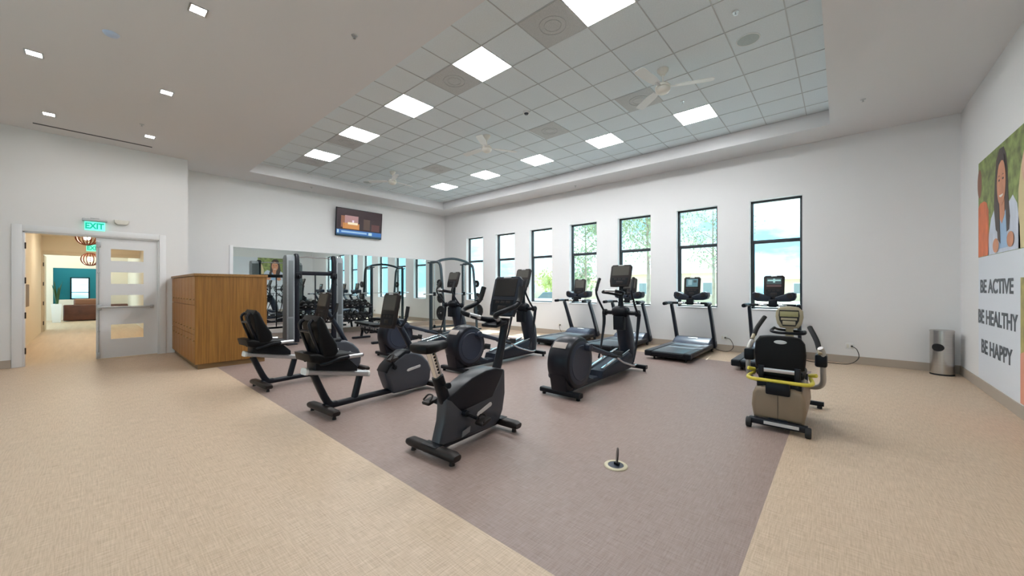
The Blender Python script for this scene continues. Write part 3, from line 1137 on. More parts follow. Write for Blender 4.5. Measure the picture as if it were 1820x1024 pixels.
def make_treadmill():
    t = thing('treadmill', '', 'treadmill', (0, 0, 0), 0, 'treadmills facing the windows')
    q = MB()
    q.b2((-0.425, -0.97, 0.085), (0.425, 0.70, 0.165), 0.02, 3)
    q.b2((-0.36, -0.90, 0.05), (0.36, 0.60, 0.09), 0.01)
    q.obj('deck', M_BLACK, t)
    q = MB()
    q.b2((-0.29, -0.93, 0.160), (0.29, 0.62, 0.176), 0.006)
    q.obj('running_belt', M_BELT, t)
    for s in (-1, 1):
        q = MB()
        q.b2((s * 0.36 - 0.062, -0.95, 0.155), (s * 0.36 + 0.062, 0.66, 0.187), 0.012, 3)
        q.obj('side_step', M_SLATEL, t)
        q = MB()
        q.b2((s * 0.365 - 0.07, -1.0, 0.07), (s * 0.365 + 0.07, -0.90, 0.182), 0.022, 3)
        q.obj('end_cap', M_BLACK, t)
        q = MB()
        q.cyl((s * 0.30, -0.82, 0.0), (s * 0.30, -0.82, 0.055), 0.022, 0.018, seg=14)
        q.obj('foot', M_RUBBER, t)
        q = MB()
        q.cyl((s * 0.37 - 0.02, 0.82, 0.05), (s * 0.37 + 0.02, 0.82, 0.05), 0.05, seg=18, bev=0.006)
        q.obj('wheel', M_RUBBER, t)
        q = MB()
        q.bar([(s * 0.40, 0.95, 0.10), (s * 0.40, 0.90, 0.22), (s * 0.395, 0.66, 0.70), (s * 0.39, 0.47, 1.045)], [(0.062, 0.15), (0.06, 0.14), (0.055, 0.115), (0.055, 0.10)], up=(0, 1, 0), rnd=0.35, smooth=3)
        u = q.obj('upright', M_CHAR, t)
        q = MB()
        q.bar([(s * 0.424, 0.915, 0.20), (s * 0.422, 0.68, 0.68), (s * 0.416, 0.49, 1.02)], [(0.012, 0.10), (0.012, 0.085), (0.012, 0.07)], up=(0, 1, 0), rnd=0.3, smooth=3)
        q.obj('upright_trim', M_STEELB, u)
        q = MB()
        q.bar([(s * 0.395, 0.53, 1.07), (s * 0.405, 0.40, 1.082), (s * 0.42, 0.22, 1.078), (s * 0.425, 0.12, 1.072)], [(0.075, 0.07), (0.075, 0.07), (0.065, 0.06), (0.05, 0.05)], rnd=0.42, smooth=4)
        h = q.obj('handrail', M_STEELB, t)
        q = MB()
        q.bar([(s * 0.4225, 0.20, 1.076), (s * 0.4255, 0.09, 1.070)], [(0.078, 0.076), (0.072, 0.070)], rnd=0.42)
        q.obj('grip', M_BLACK, h)
        q = MB()
        pr = [(s * 0.03, 1.16), (s * 0.10, 1.145), (s * 0.26, 1.15), (s * 0.335, 1.18), (s * 0.36, 1.24), (s * 0.352, 1.315), (s * 0.31, 1.335), (s * 0.24, 1.325), (s * 0.16, 1.285), (s * 0.03, 1.235)]
        q.prism(pr, 0.50, 0.72, 'xz', 0.02, 3)
        k = q.obj('cup_tray', M_CHAR, t)
        q = MB()
        q.lathe([(0.0, 0.03), (0.034, 0.03), (0.047, 0.0), (0.047, -0.012)], (s * 0.262, 0.50, 1.262), 'y', 20)
        q.obj('cup_holder', M_BROWNP, k)
    q = MB()
    q.prism([(0.46, 0.15), (0.48, 0.195), (0.60, 0.262), (0.78, 0.305), (0.92, 0.29), (0.985, 0.20), (0.985, 0.075), (0.60, 0.075)], -0.385, 0.385, 'yz', 0.03, 3)
    hd = q.obj('motor_hood', M_SLATE, t)
    q = MB()
    q.box((0.0, 0.70, 0.292), (0.20, 0.035, 0.006), (R(13), 0, 0), 0.002)
    q.obj('badge', M_LABEL, hd)
    q = MB()
    q.cyl((-0.37, 0.47, 1.08), (0.37, 0.47, 1.08), 0.026, seg=16)
    q.b2((-0.07, 0.44, 1.04), (0.07, 0.54, 1.19), 0.02, 3)
    cb = q.obj('crossbar', M_BLACK, t)
    for s in (-1, 1):
        q = MB()
        q.cyl((s * 0.09, 0.465, 1.080), (s * 0.23, 0.465, 1.080), 0.030, seg=16, bev=0.006)
        q.obj('pulse_sensor', M_CHROME, cb)
    q = MB()
    q.b2((-0.045, 0.60, 1.10), (0.045, 0.67, 1.26), 0.02, 3)
    q.obj('neck', M_BROWNP, t)
    return t


TM_X = [-1.00, -2.52, -3.98, -5.43]
TM_L = ['black treadmill with a lit console, right-hand end of the row, behind the recumbent stepper',
        'black treadmill with a lit console, in plain view left of the one by the stepper',
        'black treadmill half hidden behind the front elliptical',
        'black treadmill farthest along the window row, next to the middle elliptical']
tms = []
tp = make_treadmill()
for i, x in enumerate(TM_X):
    o = tp if i == 0 else dup(tp, '')
    o.location = (x, 8.35, 0)
    o['label'] = TM_L[i]
    tms.append(o)
for i, o in enumerate(tms):
    con = console(o, CB, CT, 0.345, M_SCREEN if i < 2 else M_SCREENG, 0.05)
    if i == 0:
        E1_ = emissive('console_dark_teal', (0.02, 0.05, 0.055), 1.0)
        E2_ = emissive('console_pale', (0.45, 0.80, 0.78), 0.8)
        add_screen_image(con, CB, CT, 0.345, 0.05, 0.46, [(0.06, 0.94, 0.35, 0.92, E1_, 0), (0.12, 0.90, 0.62, 0.76, E2_, 1), (0.45, 0.57, 0.48, 0.84, E2_, 1), (0.06, 0.94, 0.08, 0.3, emissive('console_dark_red', (0.05, 0.012, 0.012), 1.0), 0)])
    if i == 1:
        E3_ = emissive('console_steel_blue', (0.08, 0.20, 0.24), 1.0)
        E4_ = emissive('console_sky', (0.30, 0.52, 0.58), 0.8)
        add_screen_image(con, CB, CT, 0.345, 0.05, 0.46, [(0.06, 0.94, 0.12, 0.94, E3_, 0), (0.2, 0.5, 0.3, 0.85, E4_, 1), (0.6, 0.85, 0.55, 0.8, MATS['console_dark_teal'], 1)])


def wall_cord(t, pts):
    q = MB()
    q.tube(pts, 0.006, 8, smooth=6)
    a = Vector(pts[-1])
    q.cyl(a, a + Vector((0, -0.045, 0)), 0.016, 0.013, seg=12)
    return q.obj('power_cord', M_RUBBER, t)


wall_cord(tms[1], [(0.30, 0.93, 0.10), (0.50, 0.97, 0.02), (0.66, 1.0, 0.02), (0.74, 1.04, 0.12), (0.68, 1.055, 0.27), (0.57, 1.10, 0.30)])
wall_cord(tms[0], [(0.30, 0.93, 0.10), (0.52, 0.80, 0.012), (0.80, 0.85, 0.012), (1.10, 0.92, 0.012), (1.24, 1.03, 0.12), (1.22, 1.05, 0.27), (1.15, 1.10, 0.325)])
wall_cord(tms[3], [(-0.30, 0.93, 0.10), (-0.55, 0.98, 0.02), (-0.85, 1.02, 0.10), (-0.95, 1.05, 0.25), (-0.945, 1.10, 0.30)])

# ------------------------------------------------------------------ ellipticals
def make_elliptical():
    t = thing('elliptical_trainer', '', 'elliptical', (0, 0, 0), 0, 'elliptical trainers in the middle of the floor')
    q = MB()
    q.b2((-0.085, -0.15, 0.05), (0.085, 1.95, 0.125), 0.02, 3)
    q.prism([(0.05, 0.10), (0.10, 0.34), (0.36, 0.16), (0.50, 0.11)], -0.10, 0.10, 'yz', 0.02, 2)
    q.obj('base_frame', M_CHAR, t)
    q = MB()
    q.bar([(-0.30, -0.24, 0.062), (0.30, -0.24, 0.062)], (0.10, 0.06), rnd=0.3)
    for s in (-1, 1):
        q.cyl((s * 0.26, -0.24, 0.0), (s * 0.26, -0.24, 0.035), 0.025, seg=14)
    q.obj('rear_foot', M_BLACK, t)
    q = MB()
    q.bar([(-0.31, 1.93, 0.075), (0.31, 1.93, 0.075)], (0.085, 0.065), rnd=0.3)
    for s in (-1, 1):
        q.cyl((s * 0.27, 1.93, 0.0), (s * 0.27, 1.93, 0.045), 0.025, seg=14)
    q.obj('front_foot', M_BLACK, t)
    # flywheel housing, its axis across the machine
    q = MB()
    rr = 0.355
    q.lathe([(0.0, -0.16), (0.29, -0.16), (0.325, -0.15), (0.345, -0.12), (rr, -0.05), (rr, 0.05), (0.345, 0.12), (0.325, 0.15), (0.29, 0.16), (0, 0.16)], (0, 0.0, 0.425), 'x', 48)
    q.prism([(-0.28, 0.06), (-0.335, 0.30), (-0.10, 0.10), (0.22, 0.14), (0.30, 0.08)], -0.12, 0.12, 'yz', 0.02, 2)
    hs = q.obj('flywheel_housing', M_BLACKM, t)
    for s in (-1, 1):
        q = MB()
        q.lathe([(0.0, 0.166), (0.20, 0.168), (0.225, 0.172), (0.235, 0.164), (0.27, 0.164), (0.287, 0.160), (0.287, 0.15)] if s > 0 else [(0.287, -0.15), (0.287, -0.160), (0.27, -0.164), (0.235, -0.164), (0.225, -0.172), (0.20, -0.168), (0.0, -0.166)], (0, 0.0, 0.425), 'x', 48)
        q.obj('side_disc', M_SLATE, hs)
    q = MB()
    pts = [(0.0, -0.357 * math.sin(a), 0.425 + 0.357 * math.cos(a)) for a in (R(38), R(43), R(48), R(53))]
    q.bar(pts, (0.20, 0.004), up=(0, -1, 1), rnd=0.3)
    q.obj('accent_plate', mat('dull_champagne', (0.34, 0.29, 0.26), 0.55, metal=0.2), hs)
    # tower leaning back toward the user
    q = MB()
    q.bar([(0, 1.84, 0.10), (0, 1.83, 0.32), (0, 1.77, 0.58), (0, 1.69, 0.82), (0, 1.62, 1.02)], [(0.20, 0.17), (0.215, 0.22), (0.22, 0.25), (0.21, 0.22), (0.20, 0.17)], up=(0, 1, 0), rnd=0.32, smooth=4)
    tw = q.obj('tower', M_CHAR, t)
    q = MB()
    q.bar([(0, 1.925, 0.12), (0, 1.942, 0.34), (0, 1.90, 0.60), (0, 1.795, 0.84), (0, 1.70, 1.0)], [(0.17, 0.03), (0.19, 0.04), (0.19, 0.04), (0.18, 0.04), (0.17, 0.03)], up=(0, 1, 0), rnd=0.4, smooth=4)
    q.obj('front_cover', M_STEELB, tw)
    q = MB()
    q.prism([(-0.085, 0.72), (0.085, 0.72), (0.09, 0.95), (-0.09, 0.95)], 1.48, 1.60, 'xz', 0.015, 2)
    q.obj('shroud_plate', M_BLACK, tw)
    q = MB()
    q.cyl((-0.30, 1.60, 1.0), (0.30, 1.60, 1.0), 0.035, seg=16)
    q.lathe([(0.0, -0.14), (0.07, -0.13), (0.095, -0.08), (0.10, 0.0), (0.095, 0.08), (0.07, 0.13), (0, 0.14)], (0, 1.59, 1.02), 'x', 24)
    for s in (-1, 1):
        q.cyl((s * 0.255, 1.60, 1.0), (s * 0.32, 1.60, 1.0), 0.055, seg=18, bev=0.01)
    q.obj('pivot_hub', M_BLACK, t)
    q = MB()
    q.bar([(0, 1.60, 1.05), (0, 1.60, 1.22), (0, 1.62, 1.42), (0, 1.64, 1.52)], [(0.10, 0.09), (0.075, 0.07), (0.07, 0.065), (0.10, 0.06)], up=(0, 1, 0), rnd=0.35, smooth=3)
    q.obj('console_mast', M_BLACK, t)
    console(t, (1.545, 1.435), (1.65, 1.80), 0.365, M_SCREENG, 0.05, 0.50)
    q = MB()
    q.tube([(0.0, 1.55, 1.30), (0.13, 1.42, 1.33), (0.17, 1.28, 1.345), (0.09, 1.20, 1.37), (0, 1.185, 1.375), (-0.09, 1.20, 1.37), (-0.17, 1.28, 1.345), (-0.13, 1.42, 1.33)], 0.02, 10, closed=True, smooth=4)
    fh = q.obj('fixed_handlebar', M_BLACK, t)
    q = MB()
    q.tube([(-0.085, 1.197, 1.371), (0, 1.182, 1.376), (0.085, 1.197, 1.371)], 0.0225, 10, smooth=3)
    q.obj('pulse_sensor', M_SILVER, fh)
    q = MB()
    q.lathe([(0.0, 0.0), (0.036, 0.0), (0.046, 0.09), (0.042, 0.09), (0.033, 0.01), (0, 0.01)], (0.10, 1.52, 1.31), 'z', 18)
    q.obj('cup_holder', M_BLACK, t)
    PED = {1: ((0.215, 0.13, 0.62), (0.215, 0.95, 0.38), (0.215, 1.40, 0.20), 1.42, 0.0),
           -1: ((-0.215, -0.12, 0.24), (-0.215, 0.70, 0.27), (-0.215, 1.20, 0.21), 1.36, 0.0)}
    for s in (-1, 1):
        dy = -0.03 if s > 0 else 0.04
        q = MB()
        q.tube([(s * 0.30, 1.60, 0.99), (s * 0.31, 1.52 + dy, 1.06), (s * 0.32, 1.36 + dy, 1.24), (s * 0.32, 1.30 + dy, 1.36), (s * 0.315, 1.36 + dy, 1.50), (s * 0.31, 1.40 + dy, 1.56)], 0.018, 10, smooth=5)
        mh = q.obj('moving_handle', M_BLACKM, t)
        q = MB()
        q.tube([(s * 0.32, 1.305 + dy, 1.37), (s * 0.315, 1.36 + dy, 1.50), (s * 0.31, 1.405 + dy, 1.575)], 0.025, 12, smooth=4)
        q.obj('grip', M_RUBBER, mh)
        a, b_, c_, ly, _z = PED[s]
        q = MB()
        q.bar([(s * 0.31, 1.60, 0.99), (s * 0.30, 1.585, 0.80), (s * 0.29, ly + 0.1, 0.45), (s * 0.285, ly, 0.24)], [(0.06, 0.05), (0.05, 0.045), (0.03, 0.03), (0.03, 0.03)], up=(0, 1, 0), rnd=0.4, smooth=3)
        q.obj('lower_arm', M_BLACKM, t)
        q = MB()
        q.bar([a, b_], [(0.05, 0.07), (0.045, 0.06)], rnd=0.4)
        q.cyl((a[0] - s * 0.06, a[1], a[2]), (a[0] + s * 0.03, a[1], a[2]), 0.055, seg=18, bev=0.01)
        pa = q.obj('pedal_arm', M_SLATE, t)
        q = MB()
        q.tube([b_, ((b_[0] + s * 0.0), (b_[1] + c_[1]) / 2, (b_[2] + c_[2]) / 2 - 0.02), c_, (c_[0], c_[1] + 0.22, c_[2] - 0.06), (s * 0.20, 1.74, 0.135)], 0.017, 10, smooth=5)
        q.obj('guide_rod', M_CHROME, pa)
        q = MB()
        my, mz = b_[1] - 0.12, b_[2] + 0.03
        q.box((s * 0.21, my, mz), (0.15, 0.38, 0.025), (R(-10), 0, 0), 0.01)
        q.box((s * 0.21, my + 0.19, mz + 0.0), (0.15, 0.02, 0.09), (R(-10), 0, 0), 0.008)
        q.box((s * 0.14, my, mz + 0.025), (0.015, 0.38, 0.06), (R(-10), 0, 0), 0.006)
        q.obj('footplate', M_RUBBER, pa)
    q = MB()
    q.prism([(0.62, 0.11), (0.66, 0.20), (1.60, 0.36), (1.72, 0.30), (1.72, 0.11)], -0.15, 0.15, 'yz', 0.015, 2)
    rp_ = q.obj('ramp', M_CHAR, t)
    for s in (-1, 1):
        q = MB()
        q.bar([(s * 0.10, 0.72, 0.222), (s * 0.10, 1.66, 0.382)], (0.05, 0.02), rnd=0.3)
        q.obj('ramp_rail', M_CHROME, rp_)
    return t


EL = make_elliptical()
EL.location = (-2.74, 4.30, 0)
EL.rotation_euler = (0, 0, R(1))
EL['label'] = 'black elliptical trainer nearest the camera, standing in front of the treadmills'
dup(EL, 'black elliptical trainer in the middle, seen behind the upright bike', (-4.87, 4.30, 0), R(1))
dup(EL, 'black elliptical trainer farthest left, in front of the smith machine', (-7.05, 4.28, 0), R(1))

# ------------------------------------------------------------------ recumbent bikes
def make_recumbent():
    t = thing('recumbent_bike', '', 'exercise bike', (0, 0, 0), 0, 'recumbent exercise bikes')
    q = MB()
    q.bar([(0, -0.86, 0.085), (0, -0.30, 0.088), (0, 0.55, 0.075)], (0.085, 0.065), rnd=0.4)
    q.obj('base_tube', M_BLACKM, t)
    for nm, y, hw in (('rear_foot', -0.87, 0.30), ('front_foot', 0.60, 0.27)):
        q = MB()
        q.bar([(-hw, y, 0.065), (-hw + 0.03, y, 0.07), (hw - 0.03, y, 0.07), (hw, y, 0.065)], [(0.085, 0.045), (0.10, 0.065), (0.10, 0.065), (0.085, 0.045)], rnd=0.4)
        for s in (-1, 1):
            q.cyl((s * (hw - 0.05), y, 0.0), (s * (hw - 0.05), y, 0.04), 0.022, 0.016, seg=12)
        q.obj(nm, M_BROWNP, t)
    q = MB()
    q.bar([(0, -0.72, 0.095), (0, -0.82, 0.13), (0, -0.97, 0.46)], [(0.08, 0.06), (0.08, 0.075), (0.075, 0.07)], up=(0, 1, 0.2), rnd=0.35, smooth=4)
    q.obj('rear_strut', M_BLACKM, t)
    q = MB()
    q.bar([(0, -0.50, 0.10), (0, -0.43, 0.36)], (0.075, 0.07), up=(0, 1, 0), rnd=0.35)
    q.obj('front_strut', M_BLACKM, t)
    q = MB()
    q.bar([(0, -1.06, 0.516), (0, -0.35, 0.372)], (0.13, 0.062), rnd=0.3)
    rl = q.obj('seat_rail', M_SILVER, t)
    for y, zz in ((-1.065, 0.517), (-0.345, 0.371)):
        q = MB()
        q.bar([(0, y - 0.012, zz + 0.002), (0, y + 0.012, zz - 0.002)], (0.136, 0.07), rnd=0.35)
        q.obj('end_cap', M_WHITEP, rl)
    q = MB()
    q.prism([(-1.00, 0.53), (-1.00, 0.63), (-0.62, 0.60), (-0.52, 0.50), (-0.52, 0.44)], -0.11, 0.11, 'yz', 0.015, 2)
    q.obj('seat_carriage', M_BLACK, t)
    q = MB()
    q.prism([(-1.08, 0.635), (-1.10, 0.72), (-1.02, 0.725), (-0.95, 0.70), (-0.68, 0.685), (-0.56, 0.66), (-0.54, 0.615), (-0.66, 0.60), (-0.98, 0.60)], -0.195, 0.195, 'yz', 0.03, 4)
    q.obj('seat', M_VINYL, t)
    q = MB()
    q.prism([(-0.96, 0.66), (-1.00, 0.92), (-1.025, 1.06), (-0.985, 1.115), (-0.945, 1.08), (-0.885, 0.94), (-0.80, 0.80), (-0.785, 0.71), (-0.83, 0.66)], -0.20, 0.20, 'yz', 0.035, 4)
    bk = q.obj('backrest', M_VINYL, t)
    q = MB()
    for s in (-1, 1):
        q.bar([(s * 0.12, -0.94, 0.64), (s * 0.12, -1.03, 0.88), (s * 0.11, -1.07, 1.02), (s * 0.09, -1.03, 1.07)], (0.04, 0.03), up=(0, 1, 0), rnd=0.4, smooth=3)
    q.bar([(-0.12, -1.05, 0.95), (0.12, -1.05, 0.95)], (0.04, 0.03), rnd=0.4)
    q.obj('back_frame', M_BLACKM, bk)
    for s in (-1, 1):
        q = MB()
        q.tube([(s * 0.18, -0.98, 0.60), (s * 0.26, -0.93, 0.62), (s * 0.275, -0.80, 0.655), (s * 0.27, -0.55, 0.655)], 0.017, 10, smooth=5)
        h = q.obj('side_handle', M_BLACK, t)
        q = MB()
        q.tube([(s * 0.274, -0.72, 0.656), (s * 0.27, -0.56, 0.656)], 0.023, 12)
        q.obj('pulse_sensor', M_SILVER, h)
    # shrouded flywheel
    body = [(0.155, 0.575), (0.33, 0.555), (0.45, 0.49), (0.55, 0.39), (0.60, 0.27), (0.585, 0.14), (0.52, 0.05), (0.0, 0.055), (-0.06, 0.12), (-0.13, 0.30), (-0.14, 0.36), (-0.10, 0.42), (0.0, 0.50)]
    q = MB()
    q.prism(body, -0.11, 0.11, 'yz', 0.045, 5)
    sh = q.obj('flywheel_shroud', M_SLATEL, t)
    q = MB()
    q.prism([(-0.10, 0.30), (-0.145, 0.36), (-0.10, 0.43), (0.0, 0.51), (0.155, 0.59), (0.26, 0.585), (0.20, 0.48), (0.10, 0.36)], -0.105, 0.105, 'yz', 0.02, 2)
    q.obj('top_cover', M_BLACK, sh)
    for s in (-1, 1):
        q = MB()
        q.prism([(0.17, 0.325), (0.19, 0.31), (0.39, 0.335), (0.40, 0.355), (0.39, 0.37), (0.19, 0.345)], s * 0.108, s * 0.115, 'yz', 0.002, 1)
        q.obj('badge', M_LABEL, sh)
    q = MB()
    q.cyl((-0.13, -0.02, 0.40), (0.13, -0.02, 0.40), 0.03, seg=14)
    q.bar([(0.135, -0.02, 0.40), (0.14, -0.10, 0.52)], (0.025, 0.035), up=(1, 0, 0), rnd=0.3)
    q.bar([(-0.135, -0.02, 0.40), (-0.14, 0.06, 0.28)], (0.025, 0.035), up=(1, 0, 0), rnd=0.3)
    cr = q.obj('crank', M_BLACK, t)
    for s, y, zz in ((1, -0.11, 0.525), (-1, 0.07, 0.275)):
        q = MB()
        pedal(q, (s * 0.20, y, zz))
        q.obj('pedal', M_BROWNP, cr)
    q = MB()
    q.bar([(0, 0.36, 0.53), (0, 0.22, 0.78), (0, 0.085, 0.99), (0, 0.04, 1.06)], [(0.085, 0.07), (0.08, 0.065), (0.08, 0.06), (0.10, 0.05)], up=(0, 1, 0.5), rnd=0.4, smooth=3)
    q.obj('console_mast', M_CHAR, t)
    console(t, (-0.05, 0.895), (0.04, 1.345), 0.32, M_SCREENG, 0.05, 0.50)
    for s in (-1, 1):
        q = MB()
        q.tube([(s * 0.03, 0.10, 0.93), (s * 0.15, 0.05, 0.92), (s * 0.21, 0.05, 0.96), (s * 0.22, 0.09, 1.05), (s * 0.22, 0.11, 1.16)], 0.018, 10, smooth=5)
        h = q.obj('front_handle', M_BLACKM, t)
        q = MB()
        q.tube([(s * 0.22, 0.085, 1.04), (s * 0.22, 0.11, 1.175)], 0.024, 12)
        q.obj('grip', M_RUBBER, h)
    return t


RB = make_recumbent()
RB.location = (-4.40, 2.60, 0)
RB.rotation_euler = (0, 0, R(4))
RB['label'] = 'black recumbent exercise bike nearest the upright bike, console in front of the far elliptical'
dup(RB, 'black recumbent exercise bike standing against the end of the locker block', (-6.17, 2.47, 0), R(4))

# ------------------------------------------------------------------ upright bike
ub = thing('upright_bike', 'charcoal upright exercise bike with raised saddle and looped handlebar in front', 'exercise bike', (-2.60, 2.36, 0), R(4))
for nm, y, hw in (('rear_foot', -0.46, 0.30), ('front_foot', 0.40, 0.27)):
    q = MB()
    q.bar([(-hw, y, 0.068), (-hw + 0.035, y, 0.072), (hw - 0.035, y, 0.072), (hw, y, 0.068)], [(0.085, 0.05), (0.10, 0.072), (0.10, 0.072), (0.085, 0.05)], rnd=0.42)
    for s in (-1, 1):
        q.cyl((s * (hw - 0.06), y, 0.0), (s * (hw - 0.06), y, 0.04), 0.024, 0.018, seg=14)
    fo = q.obj(nm, M_BROWNP, ub)
    q = MB()
    q.b2((-0.09, y - 0.045, 0.105), (0.09, y + 0.045, 0.111), 0.002)
    q.obj('cover_plate', M_BLACK, fo)
q = MB()
q.b2((-0.05, -0.46, 0.05), (0.05, 0.40, 0.085), 0.01)
q.obj('base_tube', M_BLACKM, ub)


def narrow(mb):
    # the body is slimmer toward the saddle post
    for v in mb.bm.verts:
        t_ = min(1.0, max(0.0, (v.co.y + 0.42) / 0.30))
        v.co.x *= 0.46 + 0.36 * t_ * t_ * (3 - 2 * t_)


q = MB()
lower = [(-0.43, 0.095), (-0.375, 0.27), (-0.362, 0.37), (-0.362, 0.445), (-0.345, 0.462), (-0.285, 0.462), (-0.26, 0.42), (-0.20, 0.345), (0.02, 0.365), (0.20, 0.38), (0.30, 0.48), (0.36, 0.60), (0.405, 0.59), (0.41, 0.36), (0.375, 0.20), (0.32, 0.11), (0.24, 0.075), (-0.39, 0.085)]
q.prism(lower, -0.115, 0.115, 'yz', 0.022, 4)
narrow(q)
sh = q.obj('shroud', M_SLATEL, ub)
q = MB()
q.prism([(-0.34, 0.465), (-0.20, 0.545), (-0.07, 0.60), (0.12, 0.635), (0.27, 0.635), (0.39, 0.60), (0.36, 0.55), (0.21, 0.36), (0.0, 0.345), (-0.20, 0.33)], -0.116, 0.116, 'yz', 0.014, 3)
narrow(q)
q.obj('top_cover', M_BLACKM, sh)
for s in (-1, 1):
    q = MB()
    q.prism([(-0.015, 0.25), (0.0, 0.235), (0.185, 0.285), (0.20, 0.30), (0.19, 0.32), (0.17, 0.325), (0.0, 0.275)], s * 0.094, s * 0.0985, 'yz', 0.002, 1)
    q.obj('badge', M_LABEL, sh)
    q = MB()
    q.prism([(-0.205, 0.105), (-0.105, 0.125), (-0.095, 0.175), (-0.195, 0.155)], s * 0.092, s * 0.097, 'yz', 0.001, 1)
    q.obj('spec_plate', M_LABELD, sh)
q = MB()
q.bar([(0, -0.31, 0.42), (0, -0.40, 0.665)], [(0.085, 0.10), (0.08, 0.095)], up=(0, 1, 0), rnd=0.35)
slv = q.obj('post_sleeve', M_BLACK, ub)
q = MB()
q.cyl((0.035, -0.37, 0.585), (0.10, -0.37, 0.595), 0.008, seg=10)
q.cyl((0.085, -0.37, 0.592), (0.115, -0.37, 0.597), 0.026, seg=16, bev=0.006)
q.obj('knob', M_BLACK, slv)
q = MB()
q.bar([(0, -0.38, 0.61), (0, -0.475, 0.885)], (0.055, 0.075), up=(0, 1, 0), rnd=0.3)
sp_ = q.obj('seat_post', M_CHROME, ub)
q = MB()
for k in range(7):
    y = -0.41 - 0.0095 * k
    zz = 0.70 + 0.0275 * k
    q.cyl((0.0265, y, zz), (0.0295, y, zz), 0.010, seg=12)
q.obj('adjustment_hole', M_BLACK, sp_)
q = MB()
sad = []
for (x, y) in [(-0.05, -0.635), (-0.105, -0.61), (-0.12, -0.555), (-0.108, -0.49), (-0.075, -0.43), (-0.04, -0.36), (-0.03, -0.31), (0.0, -0.295)]:
    sad.append((x, y))
sad = sad + [(-x, y) for x, y in sad[-2::-1]]
q.prism(sad, 0.885, 0.965, 'xy', 0.032, 4)
q.obj('saddle', M_VINYL, ub)
q = MB()
q.bar([(0, 0.36, 0.55), (0, 0.44, 0.75), (0, 0.50, 0.98), (0, 0.52, 1.10)], [(0.085, 0.10), (0.075, 0.075), (0.075, 0.07), (0.11, 0.08)], up=(0, 1, 0), rnd=0.4, smooth=3)
q.obj('console_mast', M_BLACKM, ub)
console(ub, (0.47, 1.125), (0.60, 1.53), 0.35, M_SCREEN, 0.055, 0.48, M_CHAR)
for s in (-1, 1):
    q = MB()
    q.tube([(0, 0.42, 1.085), (s * 0.09, 0.30, 1.10), (s * 0.19, 0.14, 1.155), (s * 0.235, 0.135, 1.18), (s * 0.262, 0.20, 1.205), (s * 0.27, 0.36, 1.245), (s * 0.262, 0.43, 1.31), (s * 0.25, 0.47, 1.415)],
           [0.03, 0.026, 0.024, 0.024, 0.024, 0.024, 0.024, 0.024], 12, smooth=5)
    h = q.obj('handlebar', M_BLACK, ub)
    q = MB()
    q.tube([(s * 0.267, 0.39, 1.268), (s * 0.262, 0.432, 1.31), (s * 0.25, 0.472, 1.425)], 0.028, 12, smooth=4)
    q.obj('grip', M_RUBBER, h)
    q = MB()
    q.tube([(s * 0.115, 0.262, 1.113), (s * 0.175, 0.165, 1.146)], 0.0275, 12)
    q.obj('pulse_sensor', M_SILVER, h)
q = MB()
q.box((0, 0.35, 1.055), (0.20, 0.18, 0.035), (R(10), 0, 0), 0.012)
q.obj('tray', M_BLACK, ub)
q = MB()
q.cyl((-0.12, -0.17, 0.312), (0.12, -0.17, 0.312), 0.03, seg=14)
q.bar([(0.118, -0.17, 0.312), (0.128, -0.03, 0.225)], (0.025, 0.04), up=(1, 0, 0), rnd=0.3)
q.bar([(-0.118, -0.17, 0.312), (-0.128, -0.31, 0.40)], (0.025, 0.04), up=(1, 0, 0), rnd=0.3)
q.cyl((0.10, -0.17, 0.312), (0.135, -0.17, 0.312), 0.03, seg=16, bev=0.006)
cr = q.obj('crank', M_BLACK, ub)
for s, y, zz in ((1, -0.03, 0.222), (-1, -0.315, 0.402)):
    q = MB()
    pedal(q, (s * 0.19, y, zz))
    q.obj('pedal', M_BROWNP, cr)

# ------------------------------------------------------------------ recumbent stepper
ns = thing('recumbent_stepper', 'cream and black recumbent cross stepper with a yellow bar, its back to the camera', 'stepper', (-0.47, 4.90, 0))
q = MB()
q.bar([(-0.235, -0.41, 0.075), (0.235, -0.41, 0.075)], (0.07, 0.06), rnd=0.2)
q.bar([(0, -0.41, 0.09), (0, 0.80, 0.09)], (0.16, 0.06), rnd=0.2)
fr = q.obj('base_frame', M_BLACKM, ns)
q = MB()
q.box((0.03, -0.447, 0.078), (0.28, 0.004, 0.03))
q.obj('warning_label', M_LABEL, fr)
for s in (-1, 1):
    q = MB()
    q.cyl((s * 0.215, -0.43, 0.05), (s * 0.262, -0.43, 0.05), 0.05, seg=20, bev=0.008)
    q.obj('wheel', M_RUBBER, ns)
q = MB()
q.bar([(-0.30, 0.78, 0.055), (0.32, 0.78, 0.055)], (0.06, 0.05), rnd=0.3)
for s in (-1, 1):
    q.cyl((s * 0.28, 0.78, 0.0), (s * 0.28, 0.78, 0.04), 0.025, seg=12)
q.obj('front_foot', M_BLACKM, ns)
q = MB()
q.prism([(-0.205, 0.10), (0.205, 0.10), (0.225, 0.22), (0.215, 0.34), (0.19, 0.405), (0.12, 0.425), (-0.12, 0.425), (-0.19, 0.405), (-0.215, 0.34), (-0.225, 0.22)], -0.40, 0.35, 'xz', 0.04, 4)
q.obj('shell', M_CREAMD, ns)
q = MB()
q.b2((-0.0015, -0.403, 0.105), (0.0015, -0.396, 0.415))
q.obj('shell_seam', M_BROWNP, ns, smooth=False)
q = MB()
q.b2((-0.185, -0.345, 0.40), (0.185, 0.10, 0.475), 0.02, 3)
q.b2((-0.10, -0.425, 0.355), (0.10, -0.33, 0.475), 0.015, 2)
q.obj('seat_base', M_BLACK, ns)
q = MB()
q.b2((-0.20, -0.27, 0.50), (0.20, 0.16, 0.575), 0.03, 4)
q.obj('seat', M_VINYL, ns)
q = MB()
